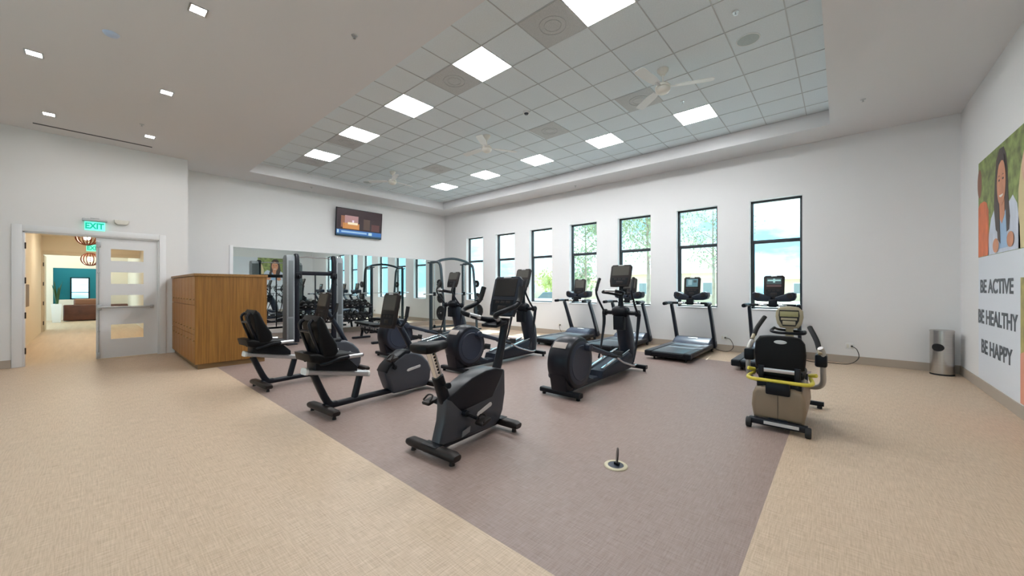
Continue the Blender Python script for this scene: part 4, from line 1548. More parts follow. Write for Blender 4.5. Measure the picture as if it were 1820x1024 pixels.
bp = [(-0.205, 0.60), (-0.215, 0.75), (-0.205, 0.86), (-0.17, 0.915), (-0.10, 0.928), (0.10, 0.928), (0.17, 0.915), (0.205, 0.86), (0.215, 0.75), (0.205, 0.60), (0.15, 0.575), (-0.15, 0.575)]
q.prism(bp, -0.29, -0.20, 'xz', 0.03, 4)
bk = q.obj('backrest', M_VINYL, ns)
q = MB()
q.lathe([(0.0, -0.298), (0.05, -0.296), (0.055, -0.288), (0, -0.288)], (0, 0, 0), 'y', 24)
q.bm.transform(Matrix.Translation((0.01, 0, 0.868)) @ Matrix.Diagonal((1, 1, 0.36, 1)))
q.obj('badge', M_LABEL, bk)
for s in (-1, 1):
    q = MB()
    q.bar([(s * 0.15, -0.30, 0.62), (s * 0.15, -0.31, 0.52), (s * 0.13, -0.28, 0.44)], (0.05, 0.04), up=(0, 1, 0), rnd=0.3)
    q.obj('back_bracket', M_BLACKM, bk)
q = MB()
q.bar([(-0.16, -0.305, 0.578), (0.16, -0.305, 0.578)], (0.02, 0.045), rnd=0.3)
q.obj('chrome_bar', M_CHROME, bk)
q = MB()
q.tube([(-0.24, -0.10, 0.50), (-0.265, -0.28, 0.492), (-0.24, -0.365, 0.488), (-0.15, -0.385, 0.487), (0.15, -0.385, 0.487), (0.24, -0.365, 0.488), (0.265, -0.28, 0.492), (0.24, -0.10, 0.50)], 0.018, 10, smooth=4)
q.obj('recline_bar', M_YELLOW, ns)
for s in (-1, 1):
    q = MB()
    q.cyl((s * 0.23, -0.12, 0.535), (s * 0.29, -0.16, 0.55), 0.02, seg=12, bev=0.005)
    q.obj('release_knob', M_YELLOW, ns)
    fw = 0.10 if s < 0 else -0.10
    q = MB()
    q.tube([(s * 0.15, 0.30, 0.34), (s * 0.27, 0.24, 0.355), (s * 0.325, 0.16, 0.42), (s * 0.33, 0.10, 0.56), (s * 0.33, 0.12 + fw * 0.5, 0.74), (s * 0.31, 0.14 + fw, 0.80)], 0.025, 12, smooth=5)
    am = q.obj('arm', M_GREYM, ns)
    q = MB()
    q.b2((s * 0.315 - 0.05, 0.05, 0.60), (s * 0.315 + 0.05, 0.17, 0.73), 0.02, 2)
    q.obj('arm_joint', M_BLACK, am)
    q = MB()
    z0 = 0.84 if s < 0 else 0.76
    q.tube([(s * 0.31, 0.14 + fw, z0 - 0.02), (s * 0.30, 0.18 + fw, z0 + 0.03)], 0.02, 10)
    q.obj('arm_clamp', M_CREAM, am)
    q = MB()
    q.tube([(s * 0.30, 0.18 + fw, z0 + 0.02), (s * 0.275, 0.24 + fw, z0 + 0.11), (s * 0.215, 0.36 + fw, z0 + 0.23)], 0.024, 12, smooth=4)
    q.obj('grip', M_RUBBER, am)
    q = MB()
    q.box((s * 0.12, 0.62, 0.28), (0.12, 0.03, 0.28), (R(-25), 0, 0), 0.01)
    q.obj('foot_pedal', M_BLACK, ns)
q = MB()
q.bar([(0.02, 0.45, 0.38), (0.02, 0.50, 0.75), (0.02, 0.48, 0.98)], [(0.11, 0.10), (0.085, 0.08), (0.07, 0.06)], up=(0, 1, 0), rnd=0.35, smooth=3)
q.obj('console_post', M_CREAM, ns)
q = MB()
q.prism([(-0.115, 1.0), (-0.085, 0.955), (0.0, 0.945), (0.085, 0.955), (0.115, 1.0), (0.13, 1.08), (0.125, 1.15), (0.085, 1.195), (0.0, 1.205), (-0.085, 1.195), (-0.125, 1.15), (-0.13, 1.08)], -0.03, 0.03, 'xz', 0.018, 3)
q.bm.transform(Matrix.Translation((0.02, 0.46, 0)))
cn = q.obj('console', M_CREAM, ns)
q = MB()
q.prism([(-0.06, 0.975), (0.06, 0.975), (0.09, 1.04), (0.097, 1.10), (0.09, 1.16), (-0.09, 1.16), (-0.097, 1.10), (-0.09, 1.04)], -0.036, -0.028, 'xz', 0.003, 1)
q.bm.transform(Matrix.Translation((0.02, 0.46, 0)))
q.obj('faceplate', M_BROWNP, cn)
q = MB()
q.b2((-0.066, 0.420, 1.085), (0.106, 0.424, 1.145), 0.001)
q.obj('screen', M_LCD, cn)
q = MB()
q.b2((-0.04, 0.419, 0.99), (0.08, 0.424, 1.035), 0.002)
q.b2((-0.055, 0.419, 1.045), (0.095, 0.424, 1.07), 0.002)
q.obj('keypad', M_CREAM, cn)
q = MB()
q.tube([(-0.11, 0.36, 0.955), (-0.13, 0.27, 0.925), (-0.06, 0.22, 0.915), (0.02, 0.21, 0.915), (0.16, 0.24, 0.915), (0.17, 0.34, 0.93)], 0.016, 10, smooth=5)
q.tube([(0.17, 0.34, 0.93), (0.12, 0.45, 0.92), (0.02, 0.49, 0.92), (-0.08, 0.45, 0.93), (-0.11, 0.36, 0.955)], 0.014, 10, smooth=4)
q.obj('fixed_handle', M_BLACK, ns)

# ------------------------------------------------------------------ cable machine by the mirror
ft = thing('functional_trainer', 'tall dual-tower cable machine with grey covers standing before the mirror', 'cable machine', (-10.42, 3.945, 0))
M_SHROUD = mat('grey_perforated_cover', (0.23, 0.25, 0.26), 0.42, metal=0.3, noise=((90, 90, 30), 0.12))
for s in (-1, 1):
    q = MB()
    q.prism([(-0.17, 0.03), (0.13, 0.03), (0.13, 2.16), (0.10, 2.24), (-0.08, 2.24), (-0.17, 2.16)], 0.515 * s, 0.70 * s, 'xz', 0.012, 2)
    tw = q.obj('weight_tower', M_SHROUD, ft)
    q = MB()
    q.b2((0.131, s * 0.555, 0.70), (0.139, s * 0.66, 2.10), 0.002)
    q.b2((0.131, s * 0.555, 0.08), (0.139, s * 0.66, 0.66), 0.002)
    q.obj('cover_panel', mat('dark_grey_cover', (0.13, 0.145, 0.15), 0.45, metal=0.2), tw)
    q = MB()
    q.bar([(0.09, s * 0.46, 0.05), (0.09, s * 0.46, 2.12), (0.075, s * 0.46, 2.20), (0.03, s * 0.46, 2.24)], (0.115, 0.12), up=(1, 0, 0), rnd=0.35)
    cl = q.obj('column', M_BLACKM, ft)
    q = MB()
    q.b2((0.05, s * 0.44 - 0.07, 1.66), (0.20, s * 0.44 + 0.07, 1.80), 0.015)
    q.cyl((0.205, s * 0.44 - 0.015, 1.69), (0.205, s * 0.44 + 0.015, 1.69), 0.05, seg=20, bev=0.006)
    q.obj('pulley_carriage', M_BLACK, cl)
    q = MB()
    q.tube([(0.21, s * 0.44, 1.64), (0.215, s * 0.44, 1.58)], 0.006, 6)
    q.tube([(0.215, s * 0.44, 1.58), (0.215, s * 0.44 + 0.06, 1.49), (0.215, s * 0.44 - 0.06, 1.49)], 0.007, 6, closed=True)
    q.obj('handle', M_RUBBER, cl)
    q = MB()
    q.b2((-0.20, s * 0.60 - 0.13, 0.0), (0.24, s * 0.60 + 0.11, 0.035), 0.008)
    q.obj('base_plate', M_BLACKM, ft)
q = MB()
q.lathe([(0.0, -0.055), (0.085, -0.05), (0.10, -0.03), (0.10, 0.03), (0.085, 0.05), (0, 0.055)], (-0.02, 0.60, 2.215), 'y', 24)
q.obj('top_pulley_cover', M_CHROME, ft)
q = MB()
q.b2((0.02, -0.46, 1.745), (0.10, 0.46, 1.845), 0.01)
q.obj('crossbar', M_BLACKM, ft)
q = MB()
q.tube([(0.06, -0.44, 2.19), (0.06, -0.22, 2.215), (0.06, 0.0, 2.205), (0.06, 0.22, 2.215), (0.06, 0.44, 2.19)], 0.014, 8, smooth=5)
q.obj('pull_up_bar', M_CHROME, ft)
q = MB()
q.b2((-0.02, -0.46, 0.13), (0.05, 0.46, 0.19), 0.01)
q.obj('lower_crossbar', M_BLACKM, ft)
q = MB()
q.b2((0.02, -0.01, 0.16), (0.05, 0.02, 1.78), 0.004)
q.obj('back_post', M_BLACKM, ft)

# ------------------------------------------------------------------ smith machine
M_SMITH = mat('dark_slate_metal', (0.040, 0.060, 0.072), 0.34, metal=0.35)
sm = thing('smith_machine', 'arched smith machine frame with a guided barbell in the far corner', 'smith machine', (-9.63, 8.05, 0))
for s in (-1, 1):
    y = 0.69 * s
    q = MB()
    q.b2((-0.42, y - 0.035, 0.0), (0.38, y + 0.035, 0.07), 0.01)
    q.b2((0.28, y - 0.16, 0.0), (0.40, y + 0.16, 0.05), 0.01)
    q.obj('base_rail', M_SMITH, sm)
    q = MB()
    q.bar([(-0.37, y, 0.04), (-0.37, y, 2.25)], (0.09, 0.10), up=(1, 0, 0), rnd=0.3)
    q.b2((-0.43, y - 0.10, 2.21), (-0.30, y + 0.10, 2.25), 0.008)
    q.obj('rear_post', M_SMITH, sm)
    q = MB()
    q.bar([(0.33, y, 0.04), (0.28, y, 0.9), (0.20, y, 1.65), (0.14, y, 2.08), (0.04, y, 2.22), (-0.12, y, 2.25), (-0.36, y, 2.25)], (0.07, 0.08), up=(0, 1, 0), rnd=0.35, smooth=5)
    fp = q.obj('front_post', M_SMITH, sm)
    for zz in (1.56, 1.10, 0.64):
        xx = 0.33 - 0.05 * zz / 0.9 if zz < 0.9 else 0.28 - 0.08 * (zz - 0.9) / 0.75
        q = MB()
        q.cyl((xx, y, zz), (xx, y + s * 0.20, zz), 0.017, seg=12)
        q.obj('storage_peg', M_CHROME, fp)
    q = MB()
    q.cyl((-0.26, y - s * 0.06, 0.09), (-0.26, y - s * 0.06, 2.22), 0.013, seg=12)
    gr = q.obj('guide_rod', M_CHROME, sm)
    q = MB()
    q.b2((-0.30, y - s * 0.06 - 0.035, 1.16), (-0.22, y - s * 0.06 + 0.035, 1.28), 0.01)
    q.obj('bar_carrier', M_BLACK, gr)
    q = MB()
    q.b2((-0.30, y - s * 0.06 - 0.02, 0.12), (-0.22, y - s * 0.06 + 0.02, 0.22), 0.01)
    q.obj('safety_stop', M_BLACK, gr)
q = MB()
q.cyl((-0.26, -1.05, 1.215), (-0.26, 1.05, 1.215), 0.014, seg=14)
for s in (-1, 1):
    q.cyl((-0.26, s * 0.76, 1.215), (-0.26, s * 1.05, 1.215), 0.024, seg=14)
q.obj('barbell', M_CHROME, sm)
q = MB()
q.bar([(-0.05, -0.69, 2.25), (-0.05, -0.45, 2.33), (-0.05, 0.0, 2.385), (-0.05, 0.45, 2.33), (-0.05, 0.69, 2.25)], (0.07, 0.08), rnd=0.35, smooth=5)
q.obj('arched_crossbar', M_SMITH, sm)
q = MB()
q.b2((-0.40, -0.69, 0.10), (-0.34, 0.69, 0.16), 0.01)
q.obj('lower_crossbar', M_SMITH, sm)
wpl = {}


def plate(r, loc, lab):
    t = thing('weight_plate', lab, 'weight plate', loc, 0, 'weight plates stored on the smith machine')
    k = round(r, 3)
    q = MB()
    q.lathe([(0.024, -0.02), (r * 0.35, -0.02), (r * 0.42, -0.012), (r * 0.8, -0.012), (r * 0.88, -0.02), (r * 0.97, -0.02), (r, -0.014), (r, 0.014), (r * 0.97, 0.02),
             (r * 0.88, 0.02), (r * 0.8, 0.012), (r * 0.42, 0.012), (r * 0.35, 0.02), (0.024, 0.02)], (0, 0, 0), 'y', 32, False)
    q.obj('disc', M_RUBBER, t)
    q = MB()
    q.lathe([(0.019, -0.021), (0.03, -0.021), (0.03, 0.021), (0.019, 0.021)], (0, 0, 0), 'y', 16, False)
    q.obj('hub_ring', M_CHROME, t)
    return t


for s, side in ((-1, 'left'), (1, 'right')):
    for zz, r, nm in ((1.56, 0.125, 'top'), (1.10, 0.15, 'middle'), (0.64, 0.225, 'bottom')):
        xx = 0.33 - 0.05 * zz / 0.9 if zz < 0.9 else 0.28 - 0.08 * (zz - 0.9) / 0.75
        plate(r, (-9.63 + xx, 8.05 + s * (0.69 + 0.10), zz - 0.002), 'black weight plate on the %s peg of the smith machine, %s post' % (nm, side))

# ------------------------------------------------------------------ dumbbell rack, dumbbells, benches
rk = thing('dumbbell_rack', 'black two-tier dumbbell rack standing along the mirror', 'rack', (-11.52, 5.02, 0))
for s in (-1, 1):
    q = MB()
    q.bar([(-0.12, s * 1.09, 0.04), (-0.05, s * 1.09, 0.90)], (0.08, 0.07), up=(0, 1, 0), rnd=0.2)
    q.bar([(0.16, s * 1.09, 0.04), (-0.02, s * 1.09, 0.60)], (0.06, 0.06), up=(0, 1, 0), rnd=0.2)
    q.b2((-0.24, s * 1.09 - 0.05, 0.0), (0.26, s * 1.09 + 0.05, 0.05), 0.01)
    q.obj('leg', M_BLACKM, rk)
TIER = ((0.86, -0.03), (0.47, 0.09))
for z, x in TIER:
    q = MB()
    for dx in (-0.085, 0.085):
        q.box((x + dx, 0, z - dx * 0.45 - 0.02), (0.07, 2.22, 0.02), (0, R(24), 0), 0.006)
    q.obj('shelf', M_BLACKM, rk)
db = thing('dumbbell', '', 'dumbbell', (0, 0, 0), 0, 'dumbbells on the rack')
q = MB()
q.cyl((-0.14, 0, 0), (0.14, 0, 0), 0.015, seg=12)
q.obj('handle', M_CHROME, db)
for s in (-1, 1):
    q = MB()
    q.lathe([(0.0, s * 0.065), (0.062, s * 0.065), (0.07, s * 0.073), (0.07, s * 0.142), (0.06, s * 0.15), (0, s * 0.15)] if s > 0 else [(0.0, -0.15), (0.06, -0.15), (0.07, -0.142), (0.07, -0.073), (0.062, -0.065), (0, -0.065)], (0, 0, 0), 'x', 20)
    hd = q.obj('head', M_RUBBER, db)
    q = MB()
    q.cyl((s * 0.149, 0, 0), (s * 0.153, 0, 0), 0.022, seg=14)
    q.obj('end_badge', M_SILVER, hd)
ORD = ['first', 'second', 'third', 'fourth', 'fifth', 'sixth', 'seventh', 'eighth', 'ninth', 'tenth', 'eleventh', 'twelfth']
n = 0
for ti, (z, x) in enumerate(TIER):
    for k in range(12):
        lab = 'black rubber dumbbell on the %s tier of the rack, %s from the window end' % (('upper', 'lower')[ti], ORD[11 - k])
        o = db if n == 0 else dup(db, lab)
        o['label'] = lab
        o.location = (-11.52 + x, 5.02 - 0.935 + 0.17 * k, z + 0.075)
        o.rotation_euler = (0, R(24), 0)
        n += 1


def make_bench():
    t = thing('weight_bench', '', 'bench', (0, 0, 0), 0, 'adjustable weight benches')
    q = MB()
    q.b2((-0.70, -0.03, 0.24), (0.55, 0.03, 0.31), 0.01)
    q.bar([(0.45, 0, 0.28), (0.60, 0, 0.04)], (0.06, 0.06), up=(0, 1, 0), rnd=0.2)
    q.bar([(-0.60, 0, 0.28), (-0.72, 0, 0.04)], (0.06, 0.06), up=(0, 1, 0), rnd=0.2)
    q.obj('frame', M_BLACKM, t)
    for x in (-0.72, 0.62):
        q = MB()
        q.b2((x - 0.05, -0.25, 0.0), (x + 0.05, 0.25, 0.06), 0.015)
        q.obj('foot', M_BLACKM, t)
    q = MB()
    q.b2((-0.88, -0.14, 0.41), (0.15, 0.14, 0.475), 0.02, 3)
    q.obj('back_pad', M_VINYL, t)
    q = MB()
    q.b2((0.19, -0.16, 0.41), (0.56, 0.16, 0.475), 0.02, 3)
    q.obj('seat_pad', M_VINYL, t)
    q = MB()
    q.tube([(-0.20, 0, 0.30), (-0.28, 0.02, 0.20), (-0.40, 0.0, 0.17), (-0.47, 0, 0.25), (-0.45, 0, 0.40)], 0.018, 8, smooth=4)
    q.obj('adjustment_arc', M_BLACKM, t)
    q = MB()
    for k in range(6):
        q.box((-0.60 + 0.16 * k, -0.036, 0.335), (0.06, 0.02, 0.05), (0, R(20), 0), 0.006)
    q.b2((-0.80, -0.02, 0.35), (0.50, 0.02, 0.41), 0.008)
    q.obj('pad_support', M_SILVER, t)
    return t


bn = make_bench()
bn.location = (-9.45, 5.02, 0)
bn.rotation_euler = (0, 0, R(-6))
bn['label'] = 'black padded weight bench on the floor in front of the dumbbell rack'
dup(bn, 'black padded weight bench behind the nearer bench, by the mirror', (-10.35, 6.15, 0), R(6))

# ------------------------------------------------------------------ loose things
tb = thing('waste_bin', 'round stainless steel waste bin with a side opening in the corner', 'waste bin', (1.235, 9.22, 0))
q = MB()
seg = 40
bmq = q.bm
rb = 0.135
q.lathe([(rb - 0.006, 0.02), (rb, 0.025), (rb, 0.70), (rb, 0.705)], (0, 0, 0), 'z', seg)
o = q.obj('body', M_STEEL, tb)
q = MB()
q.lathe([(0.0, 0.70), (rb + 0.004, 0.70), (rb + 0.004, 0.725), (rb - 0.01, 0.732), (0, 0.732)], (0, 0, 0), 'z', seg)
q.obj('rim', M_STEEL, tb)
q = MB()
q.lathe([(0, 0.0), (rb + 0.003, 0.0), (rb + 0.003, 0.022), (0, 0.022)], (0, 0, 0), 'z', seg)
q.obj('base_ring', M_RUBBER, tb)
# round opening: a curved dark patch on the cylinder wall
q = MB()
b = bmesh.new()
va = R(-118)
rings = []
cen = b.verts.new(((rb + 0.002) * math.cos(va), (rb + 0.002) * math.sin(va), 0.45))
prev = None
N = 36
for k in range(1, 4):
    ring = []
    for i in range(N):
        a = 2 * PI * i / N
        da = 0.075 * k / 3 * math.cos(a) / rb
        ring.append(b.verts.new(((rb + 0.002) * math.cos(va + da), (rb + 0.002) * math.sin(va + da), 0.45 + 0.062 * k / 3 * math.sin(a))))
    for i in range(N):
        j = (i + 1) % N
        if prev is None:
            b.faces.new((cen, ring[i], ring[j]))
        else:
            b.faces.new((prev[i], ring[i], ring[j], prev[j]))
    prev = ring
q._merge(b)
q.obj('opening', mat('bin_inside', (0.004, 0.004, 0.005), 0.8), tb)

fb = thing('floor_outlet', 'round floor outlet box with cream rim and its lid standing open', 'floor outlet', (-1.345, 2.775, 0))
q = MB()
q.lathe([(0.0, 0.0), (0.092, 0.0), (0.092, 0.004), (0.086, 0.009), (0.062, 0.009), (0.062, 0.005), (0.0, 0.005)], (0, 0, 0), 'z', 36)
q.obj('rim', mat('cream_ring', (0.62, 0.56, 0.40), 0.35, metal=0.2), fb)
q = MB()
q.lathe([(0.0, 0.0075), (0.060, 0.0075), (0.061, 0.0055), (0.0, 0.0055)], (0, 0, 0), 'z', 30)
q.obj('cover', mat('dark_blue_plastic', (0.03, 0.04, 0.065), 0.4), fb)
q = MB()
va = math.atan2(2.775, -1.345)
q.lathe([(0.0, -0.005), (0.058, -0.005), (0.060, 0.0), (0.058, 0.005), (0.0, 0.005)], (0, 0, 0), 'y', 30)
q.bm.transform(Matrix.Translation((0.008, 0.01, 0.082)) @ Matrix.Rotation(va + R(3), 4, 'Z') @ Matrix.Rotation(R(6), 4, 'X'))
q.obj('lid', M_BRONZE, fb)
q = MB()
q.b2((-0.016, -0.004, 0.008), (0.026, 0.022, 0.028), 0.003)
q.obj('hinge', M_BLACK, fb)

# ------------------------------------------------------------------ hallway and lobby beyond the doors
HX = -19.3
f = MB()
f.b2((-31.0, -3.2, -0.2), (XD - 0.001, 1.31, 0))
struct(f.obj('floor_hallway', M_HALLF, smooth=False))
b = MB()
b.b2((HX, -1.15, 0), (XD - 0.16, -1.001, 3.4))
struct(b.obj('wall_hallway_left', M_HALLW, smooth=False))
b = MB()
b.b2((-31.0, 1.25, 0), (XD - 0.16, 1.31, 3.9))
struct(b.obj('wall_hallway_right', M_HALLW, smooth=False))
b = MB()
b.b2((HX - 0.14, -3.2, 0), (HX, -0.99, 3.9))
b.b2((HX - 0.14, -0.99, 2.5), (HX, 1.25, 3.9))
struct(b.obj('wall_hallway_end', M_HALLW, smooth=False))
b = MB()
b.b2((HX, -3.2, 3.1), (XD - 0.16, 1.31, 3.3))
b.b2((-31.0, -3.2, 3.7), (HX, 1.31, 3.9))
struct(b.obj('ceiling_hallway', M_HALLW, smooth=False))
b = MB()
b.b2((HX, -1.10, 0), (HX + 0.02, -0.975, 2.62), 0.005)
b.b2((HX, -0.975, 2.5), (HX + 0.02, 1.25, 2.62), 0.005)
b.b2((HX - 0.14, -0.99, 0), (HX, -0.965, 2.5), 0.003)
dh = struct(b.obj('door_3', M_HALLT))
for z in (0.28, 0.92, 1.55, 2.18):
    h = MB()
    h.b2((HX - 0.12, -0.968, z - 0.06), (HX + 0.01, -0.95, z + 0.06), 0.003)
    h.obj('hinge', M_BRONZE, dh)
b = MB()
b.b2((HX - 0.95, -0.99, 0.01), (HX - 0.15, -0.945, 2.48), 0.004)
struct(b.obj('door_4', M_HALLT))
b = MB()
b.b2((-25.9, -3.2, 0), (-25.75, -1.02, 3.9))
b.b2((-25.9, -0.92, 0), (-25.75, 0.02, 0.9))
b.b2((-25.9, -1.02, 2.3), (-25.75, 1.25, 3.9))
b.b2((-25.9, 0.62, 0), (-25.75, 1.25, 2.3))
struct(b.obj('wall_lobby', M_HALLW, smooth=False))
b = MB()
b.b2((-29.2, -1.3, 0), (-29.0, -0.60, 3.0))
b.b2((-29.2, 0.05, 0), (-29.0, 1.25, 3.0))
b.b2((-29.2, -0.60, 0), (-29.0, 0.05, 0.85))
b.b2((-29.2, -0.60, 1.95), (-29.0, 0.05, 3.0))
b.b2((-29.0, -1.3, 0), (-25.9, -1.2, 3.0))
struct(b.obj('wall_lobby_end', M_TEAL, smooth=False))
fr = MB()
for a_, b_ in (((-29.05, -0.60, 0.85), (-28.98, -0.55, 1.95)), ((-29.05, 0.0, 0.85), (-28.98, 0.05, 1.95)), ((-29.05, -0.6, 0.85), (-28.98, 0.05, 0.9)), ((-29.05, -0.6, 1.90), (-28.98, 0.05, 1.95)), ((-29.05, -0.6, 1.18), (-28.98, 0.05, 1.21))):
    fr.b2(a_, b_)
wl = struct(fr.obj('window_8', M_WINF, smooth=False))
q = MB()
q.b2((-29.03, -0.57, 0.88), (-29.02, 0.02, 1.92))
q.obj('pane', M_GLASS, wl, smooth=False)
sf = thing('sofa', 'brown leather sofa seen from behind through the open doorway', 'sofa', (-24.6, 0.10, 0))
q = MB()
q.b2((-0.02, -0.80, 0.03), (0.16, 1.10, 0.70), 0.04, 3)
q.obj('back', M_LEATHER, sf)
q = MB()
q.b2((-0.85, -0.78, 0.05), (-0.04, 1.08, 0.42), 0.04, 3)
q.obj('seat', M_LEATHER, sf)
q = MB()
q.b2((-0.22, -0.52, 0.55), (-0.03, 0.28, 0.95), 0.07, 4)
q.obj('cushion', mat('tan_leather', (0.22, 0.09, 0.045), 0.5), sf)
pl = thing('potted_snake_plant', 'snake plant in a tall white planter left of the brown sofa', 'potted plant', (-24.1, -0.86, 0))
q = MB()
q.prism([(-0.14, -0.14), (0.14, -0.14), (0.14, 0.14), (-0.14, 0.14)], 0, 0.76, 'xy', 0.01, 2)
for v in q.bm.verts:
    k = 0.78 + 0.34 * v.co.z
    v.co.x *= k
    v.co.y *= k
q.obj('planter', M_WHITEP, pl)
q = MB()
for k in range(11):
    a = random.uniform(0, 2 * PI)
    r0 = random.uniform(0, 0.06)
    hgt = random.uniform(0.55, 0.95)
    tip = (r0 * math.cos(a) + 0.12 * math.cos(a), r0 * math.sin(a) + 0.12 * math.sin(a), 0.76 + hgt)
    q.bar([(r0 * math.cos(a), r0 * math.sin(a), 0.72), ((r0 + 0.05) * math.cos(a), (r0 + 0.05) * math.sin(a), 0.76 + hgt * 0.55), tip], [(0.05, 0.008), (0.06, 0.008), (0.008, 0.004)], up=(math.cos(a), math.sin(a), 0.2), rnd=0.4, smooth=3)
q.obj('leaves', M_LEAF, pl)
pdl = thing('pendant_lamp', '', 'pendant lamp', (0, 0, 0), 0, 'hallway pendant lamps')
q = MB()
q.cyl((0, 0, 0.20), (0, 0, 0.60), 0.006, seg=8)
q.obj('cord', M_BLACK, pdl)
q = MB()
q.sphere((0, 0, 0), 0.06, (1, 1, 1.2))
q.obj('bulb', emissive('warm_bulb', (1.0, 0.92, 0.78), 60.0), pdl)
q = MB()
for k in range(8):
    a = PI * k / 8
    q.tube([(0.20 * math.cos(t_) * math.cos(a), 0.20 * math.cos(t_) * math.sin(a), 0.20 * math.sin(t_)) for t_ in [2 * PI * i / 20 for i in range(20)]], 0.012, 6, closed=True)
q.obj('shade', mat('copper_slats', (0.20, 0.06, 0.03), 0.4, metal=0.3), pdl)
pdl.location = (-14.6, -0.02, 2.72)
pdl['label'] = 'slatted copper globe pendant just inside the doorway, cut off by the frame'
p2 = dup(pdl, 'slatted copper globe pendant with glowing bulb down the hallway', (-18.0, 0.04, 2.33))
for o in p2.children:
    if o.name.startswith('cord'):
        o.scale = (1, 1, 1.28)
ex2 = thing('exit_sign', 'small green EXIT sign hanging inside the hallway', 'exit sign', (-16.0, 0.10, 2.46))
q = MB()
q.b2((-0.03, -0.17, 0.19), (0.03, 0.17, 0.25), 0.01)
q.cyl((0, 0, 0.24), (0, 0, 0.64), 0.008, seg=8)
q.obj('housing', M_SILVER, ex2)
q = MB()
q.b2((-0.004, -0.14, 0.0), (0.004, 0.14, 0.19), 0.002)
q.obj('acrylic_panel', MATS['exit_green_glow'], ex2)
text_mesh('lettering', 'EXIT', 0.155, MATS['exit_letters'], frame((0.0055, -0.0, 0.04), (0, 1, 0), (0, 0, 1)), ex2, bold=0.006, sx=0.8, align='CENTER')
q = MB()
q.b2((-14.5, -0.999, 0.98), (-13.4, -0.93, 1.50), 0.01)
tag(q.obj('display_case', mat('brown_frame', (0.16, 0.09, 0.05), 0.5)), 'brown box hung on the hallway wall just inside the open door', 'wall box')
for i, (x, y, zz) in enumerate(((-13.2, 0.2, 3.1), (-16.8, 0.1, 3.1), (-22.0, -0.2, 3.7), (-24.5, -0.4, 3.7), (-27.6, -0.2, 3.7))):  # the last lamp is added out of sight to light the teal wall
    q = MB()
    q.lathe([(0.0, -0.006), (0.12, -0.006), (0.14, -0.002), (0.14, 0.001), (0, 0.001)], (x, y, zz), 'z', 24)
    tag(q.obj('hall_downlight', emissive('hall_light', (1.0, 0.88, 0.70), 150.0)), ['round hallway downlight just inside the double doors', 'round hallway downlight before the second doorway', 'round lobby downlight past the second doorway', 'round lobby downlight above the brown sofa', 'round downlight before the teal lobby wall'][i], 'downlight', 'hallway downlights')

# ------------------------------------------------------------------ outside
M_GRASS = mat('dry_lawn', (0.58, 0.58, 0.45), 0.9, noise=((1.5, 1.5, 1.5), 0.25))
M_CONC = mat('pale_concrete', (0.62, 0.61, 0.58), 0.8, noise=((2, 2, 2), 0.08))
q = MB()
q.b2((-80, YW + 0.25, -0.6), (60, 15.5, -0.3))
struct(q.obj('ground_path', M_CONC, smooth=False))
q = MB()
q.b2((-80, 15.5, -0.6), (60, 120, -0.32))
struct(q.obj('ground_lawn', M_GRASS, smooth=False))
M_BARK = mat('pale_bark', (0.30, 0.25, 0.20), 0.8, noise=((8, 8, 3), 0.25))
M_FOL = mat('pale_foliage', (0.30, 0.36, 0.22), 0.6, noise=((3, 3, 3), 0.3))
M_FOLY = mat('yellow_green_foliage', (0.42, 0.46, 0.14), 0.6, noise=((3, 3, 3), 0.3))


def tree(loc, h, cr, nleaf, lab, m=M_FOL, name='street_tree', seed=1, low=0.35, ls=0.07):
    rnd = random.Random(seed)
    t = thing(name, lab, 'tree', loc, 0, 'trees outside the windows')
    q = MB()
    q.tube([(0, 0, -0.35), (0.03, 0.02, h * 0.3), (-0.02, 0.05, h * 0.6), (0.0, 0.0, h * 0.95)], [0.085, 0.07, 0.045, 0.01], 8, smooth=3)
    tips = []
    for k in range(16):
        a = rnd.uniform(0, 2 * PI)
        z0 = h * rnd.uniform(low, 0.8)
        L = cr * rnd.uniform(0.6, 1.0) * (1.15 - 0.5 * z0 / h)
        p1 = (math.cos(a) * L * 0.5, math.sin(a) * L * 0.5, z0 + L * 0.35)
        p2 = (math.cos(a) * L, math.sin(a) * L, z0 + L * 0.75)
        q.tube([(0, 0, z0), p1, p2], [0.028, 0.018, 0.006], 5, smooth=2)
        tips += [Vector(p1), Vector(p2), (Vector(p1) + Vector(p2)) / 2]
    q.obj('trunk', M_BARK, t)
    b = bmesh.new()
    for k in range(nleaf):
        c0 = rnd.choice(tips) + Vector((rnd.gauss(0, 1), rnd.gauss(0, 1), rnd.gauss(0, 0.8))) * cr * 0.20
        e = Euler((rnd.uniform(0, 6.3), rnd.uniform(0, 6.3), rnd.uniform(0, 6.3))).to_matrix()
        s_ = ls * rnd.uniform(0.6, 1.3)
        vs = [b.verts.new(c0 + e @ Vector(v)) for v in ((-s_, 0, 0), (0, -s_ * 0.5, 0.01), (s_, 0, 0), (0, s_ * 0.5, 0.01))]
        b.faces.new(vs)
    q = MB()
    q._merge(b)
    q.obj('foliage', m, t, smooth=False)
    return t


tree((-6.05, 15.4, 0), 6.4, 2.4, 6500, 'leafy street tree filling the fifth window, in front of the two middle treadmills', seed=3)
tree((-11.1, 19.0, 0), 6.0, 2.1, 4200, 'slender tree seen through the fourth window above the farthest treadmill', seed=5)
tree((-5.0, 21.5, 0), 6.2, 1.8, 1500, 'sparse tree showing at the left edge of the sixth window', seed=8)
tree((-19.0, 27.0, 0), 3.0, 1.5, 700, 'small yellow-green tree low in the third window', M_FOLY, seed=11, low=0.2, ls=0.14)
tree((-16.6, 27.5, 0), 3.2, 1.4, 700, 'small dark green tree low in the third window beside the yellow one', M_FOL, seed=12, low=0.2, ls=0.14)


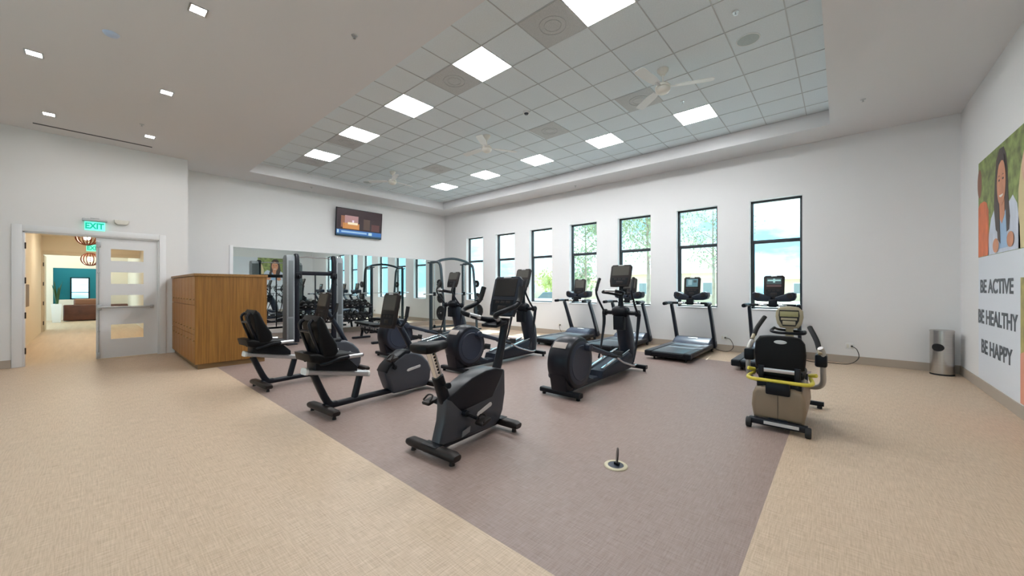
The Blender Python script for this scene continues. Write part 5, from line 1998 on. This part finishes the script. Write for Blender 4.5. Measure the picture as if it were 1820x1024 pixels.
def house(loc, wd, dp, ht, lab, rf=1.7):
    t = thing('house', lab, 'house', loc, 0, 'single-storey houses across the street')
    q = MB()
    q.b2((-wd / 2, 0, -0.35), (wd / 2, dp, ht))
    q.obj('wall', mat('house_stucco', (0.66, 0.54, 0.42), 0.8), t, smooth=False)
    b = bmesh.new()
    e = 0.5
    lo = [b.verts.new(p) for p in ((-wd / 2 - e, -e, ht), (wd / 2 + e, -e, ht), (wd / 2 + e, dp + e, ht), (-wd / 2 - e, dp + e, ht))]
    k = dp / 2
    hi = [b.verts.new(p) for p in ((-wd / 2 + k, dp / 2, ht + rf), (wd / 2 - k, dp / 2, ht + rf))]
    for fc in ((lo[0], lo[1], hi[1], hi[0]), (lo[1], lo[2], hi[1]), (lo[2], lo[3], hi[0], hi[1]), (lo[3], lo[0], hi[0]), (lo[3], lo[2], lo[1], lo[0])):
        b.faces.new(fc)
    q = MB()
    q._merge(b)
    q.obj('roof', mat('house_roof', (0.46, 0.37, 0.31), 0.8), t, smooth=False)
    for x in (-wd * 0.32, -wd * 0.05, wd * 0.25):
        q = MB()
        q.b2((x - 0.55, -0.06, 0.6), (x + 0.55, 0.02, 2.1), 0.02)
        wo = q.obj('window', M_TRIM, t)
        q = MB()
        q.b2((x - 0.45, -0.075, 0.7), (x + 0.45, -0.055, 2.0))
        q.obj('pane', mat('house_glass', (0.22, 0.26, 0.28), 0.15), wo, smooth=False)
    return t


house((-14.5, 46, 0), 13, 9, 3.1, 'tan house with a hip roof seen through the sixth window')
house((1.5, 62, 0), 18, 10, 2.6, 'tan house with a hip roof seen low in the right-hand window')
house((-37, 48, 0), 15, 9, 2.6, 'tan house standing behind the small trees of the third window')
car = thing('parked_car', 'pale car parked outside, low in the third window', 'car', (-16.0, 23.5, -0.32), R(5))
q = MB()
q.prism([(-2.1, 0.30), (-2.15, 0.75), (-1.7, 0.92), (-1.1, 0.98), (1.0, 0.98), (1.9, 0.88), (2.15, 0.70), (2.15, 0.30)], -0.85, 0.85, 'xz', 0.08, 3)
q.obj('body', mat('car_paint', (0.62, 0.68, 0.74), 0.25), car)
q = MB()
q.prism([(-1.5, 0.95), (-0.95, 1.42), (0.45, 1.45), (1.2, 0.97)], -0.74, 0.74, 'xz', 0.06, 2)
q.obj('cabin', mat('car_glass', (0.12, 0.15, 0.17), 0.15), car)
for x in (-1.35, 1.35):
    for s in (-1, 1):
        q = MB()
        q.cyl((x, s * 0.72, 0.32), (x, s * 0.90, 0.32), 0.32, seg=22, bev=0.03)
        q.obj('wheel', M_RUBBER, car)
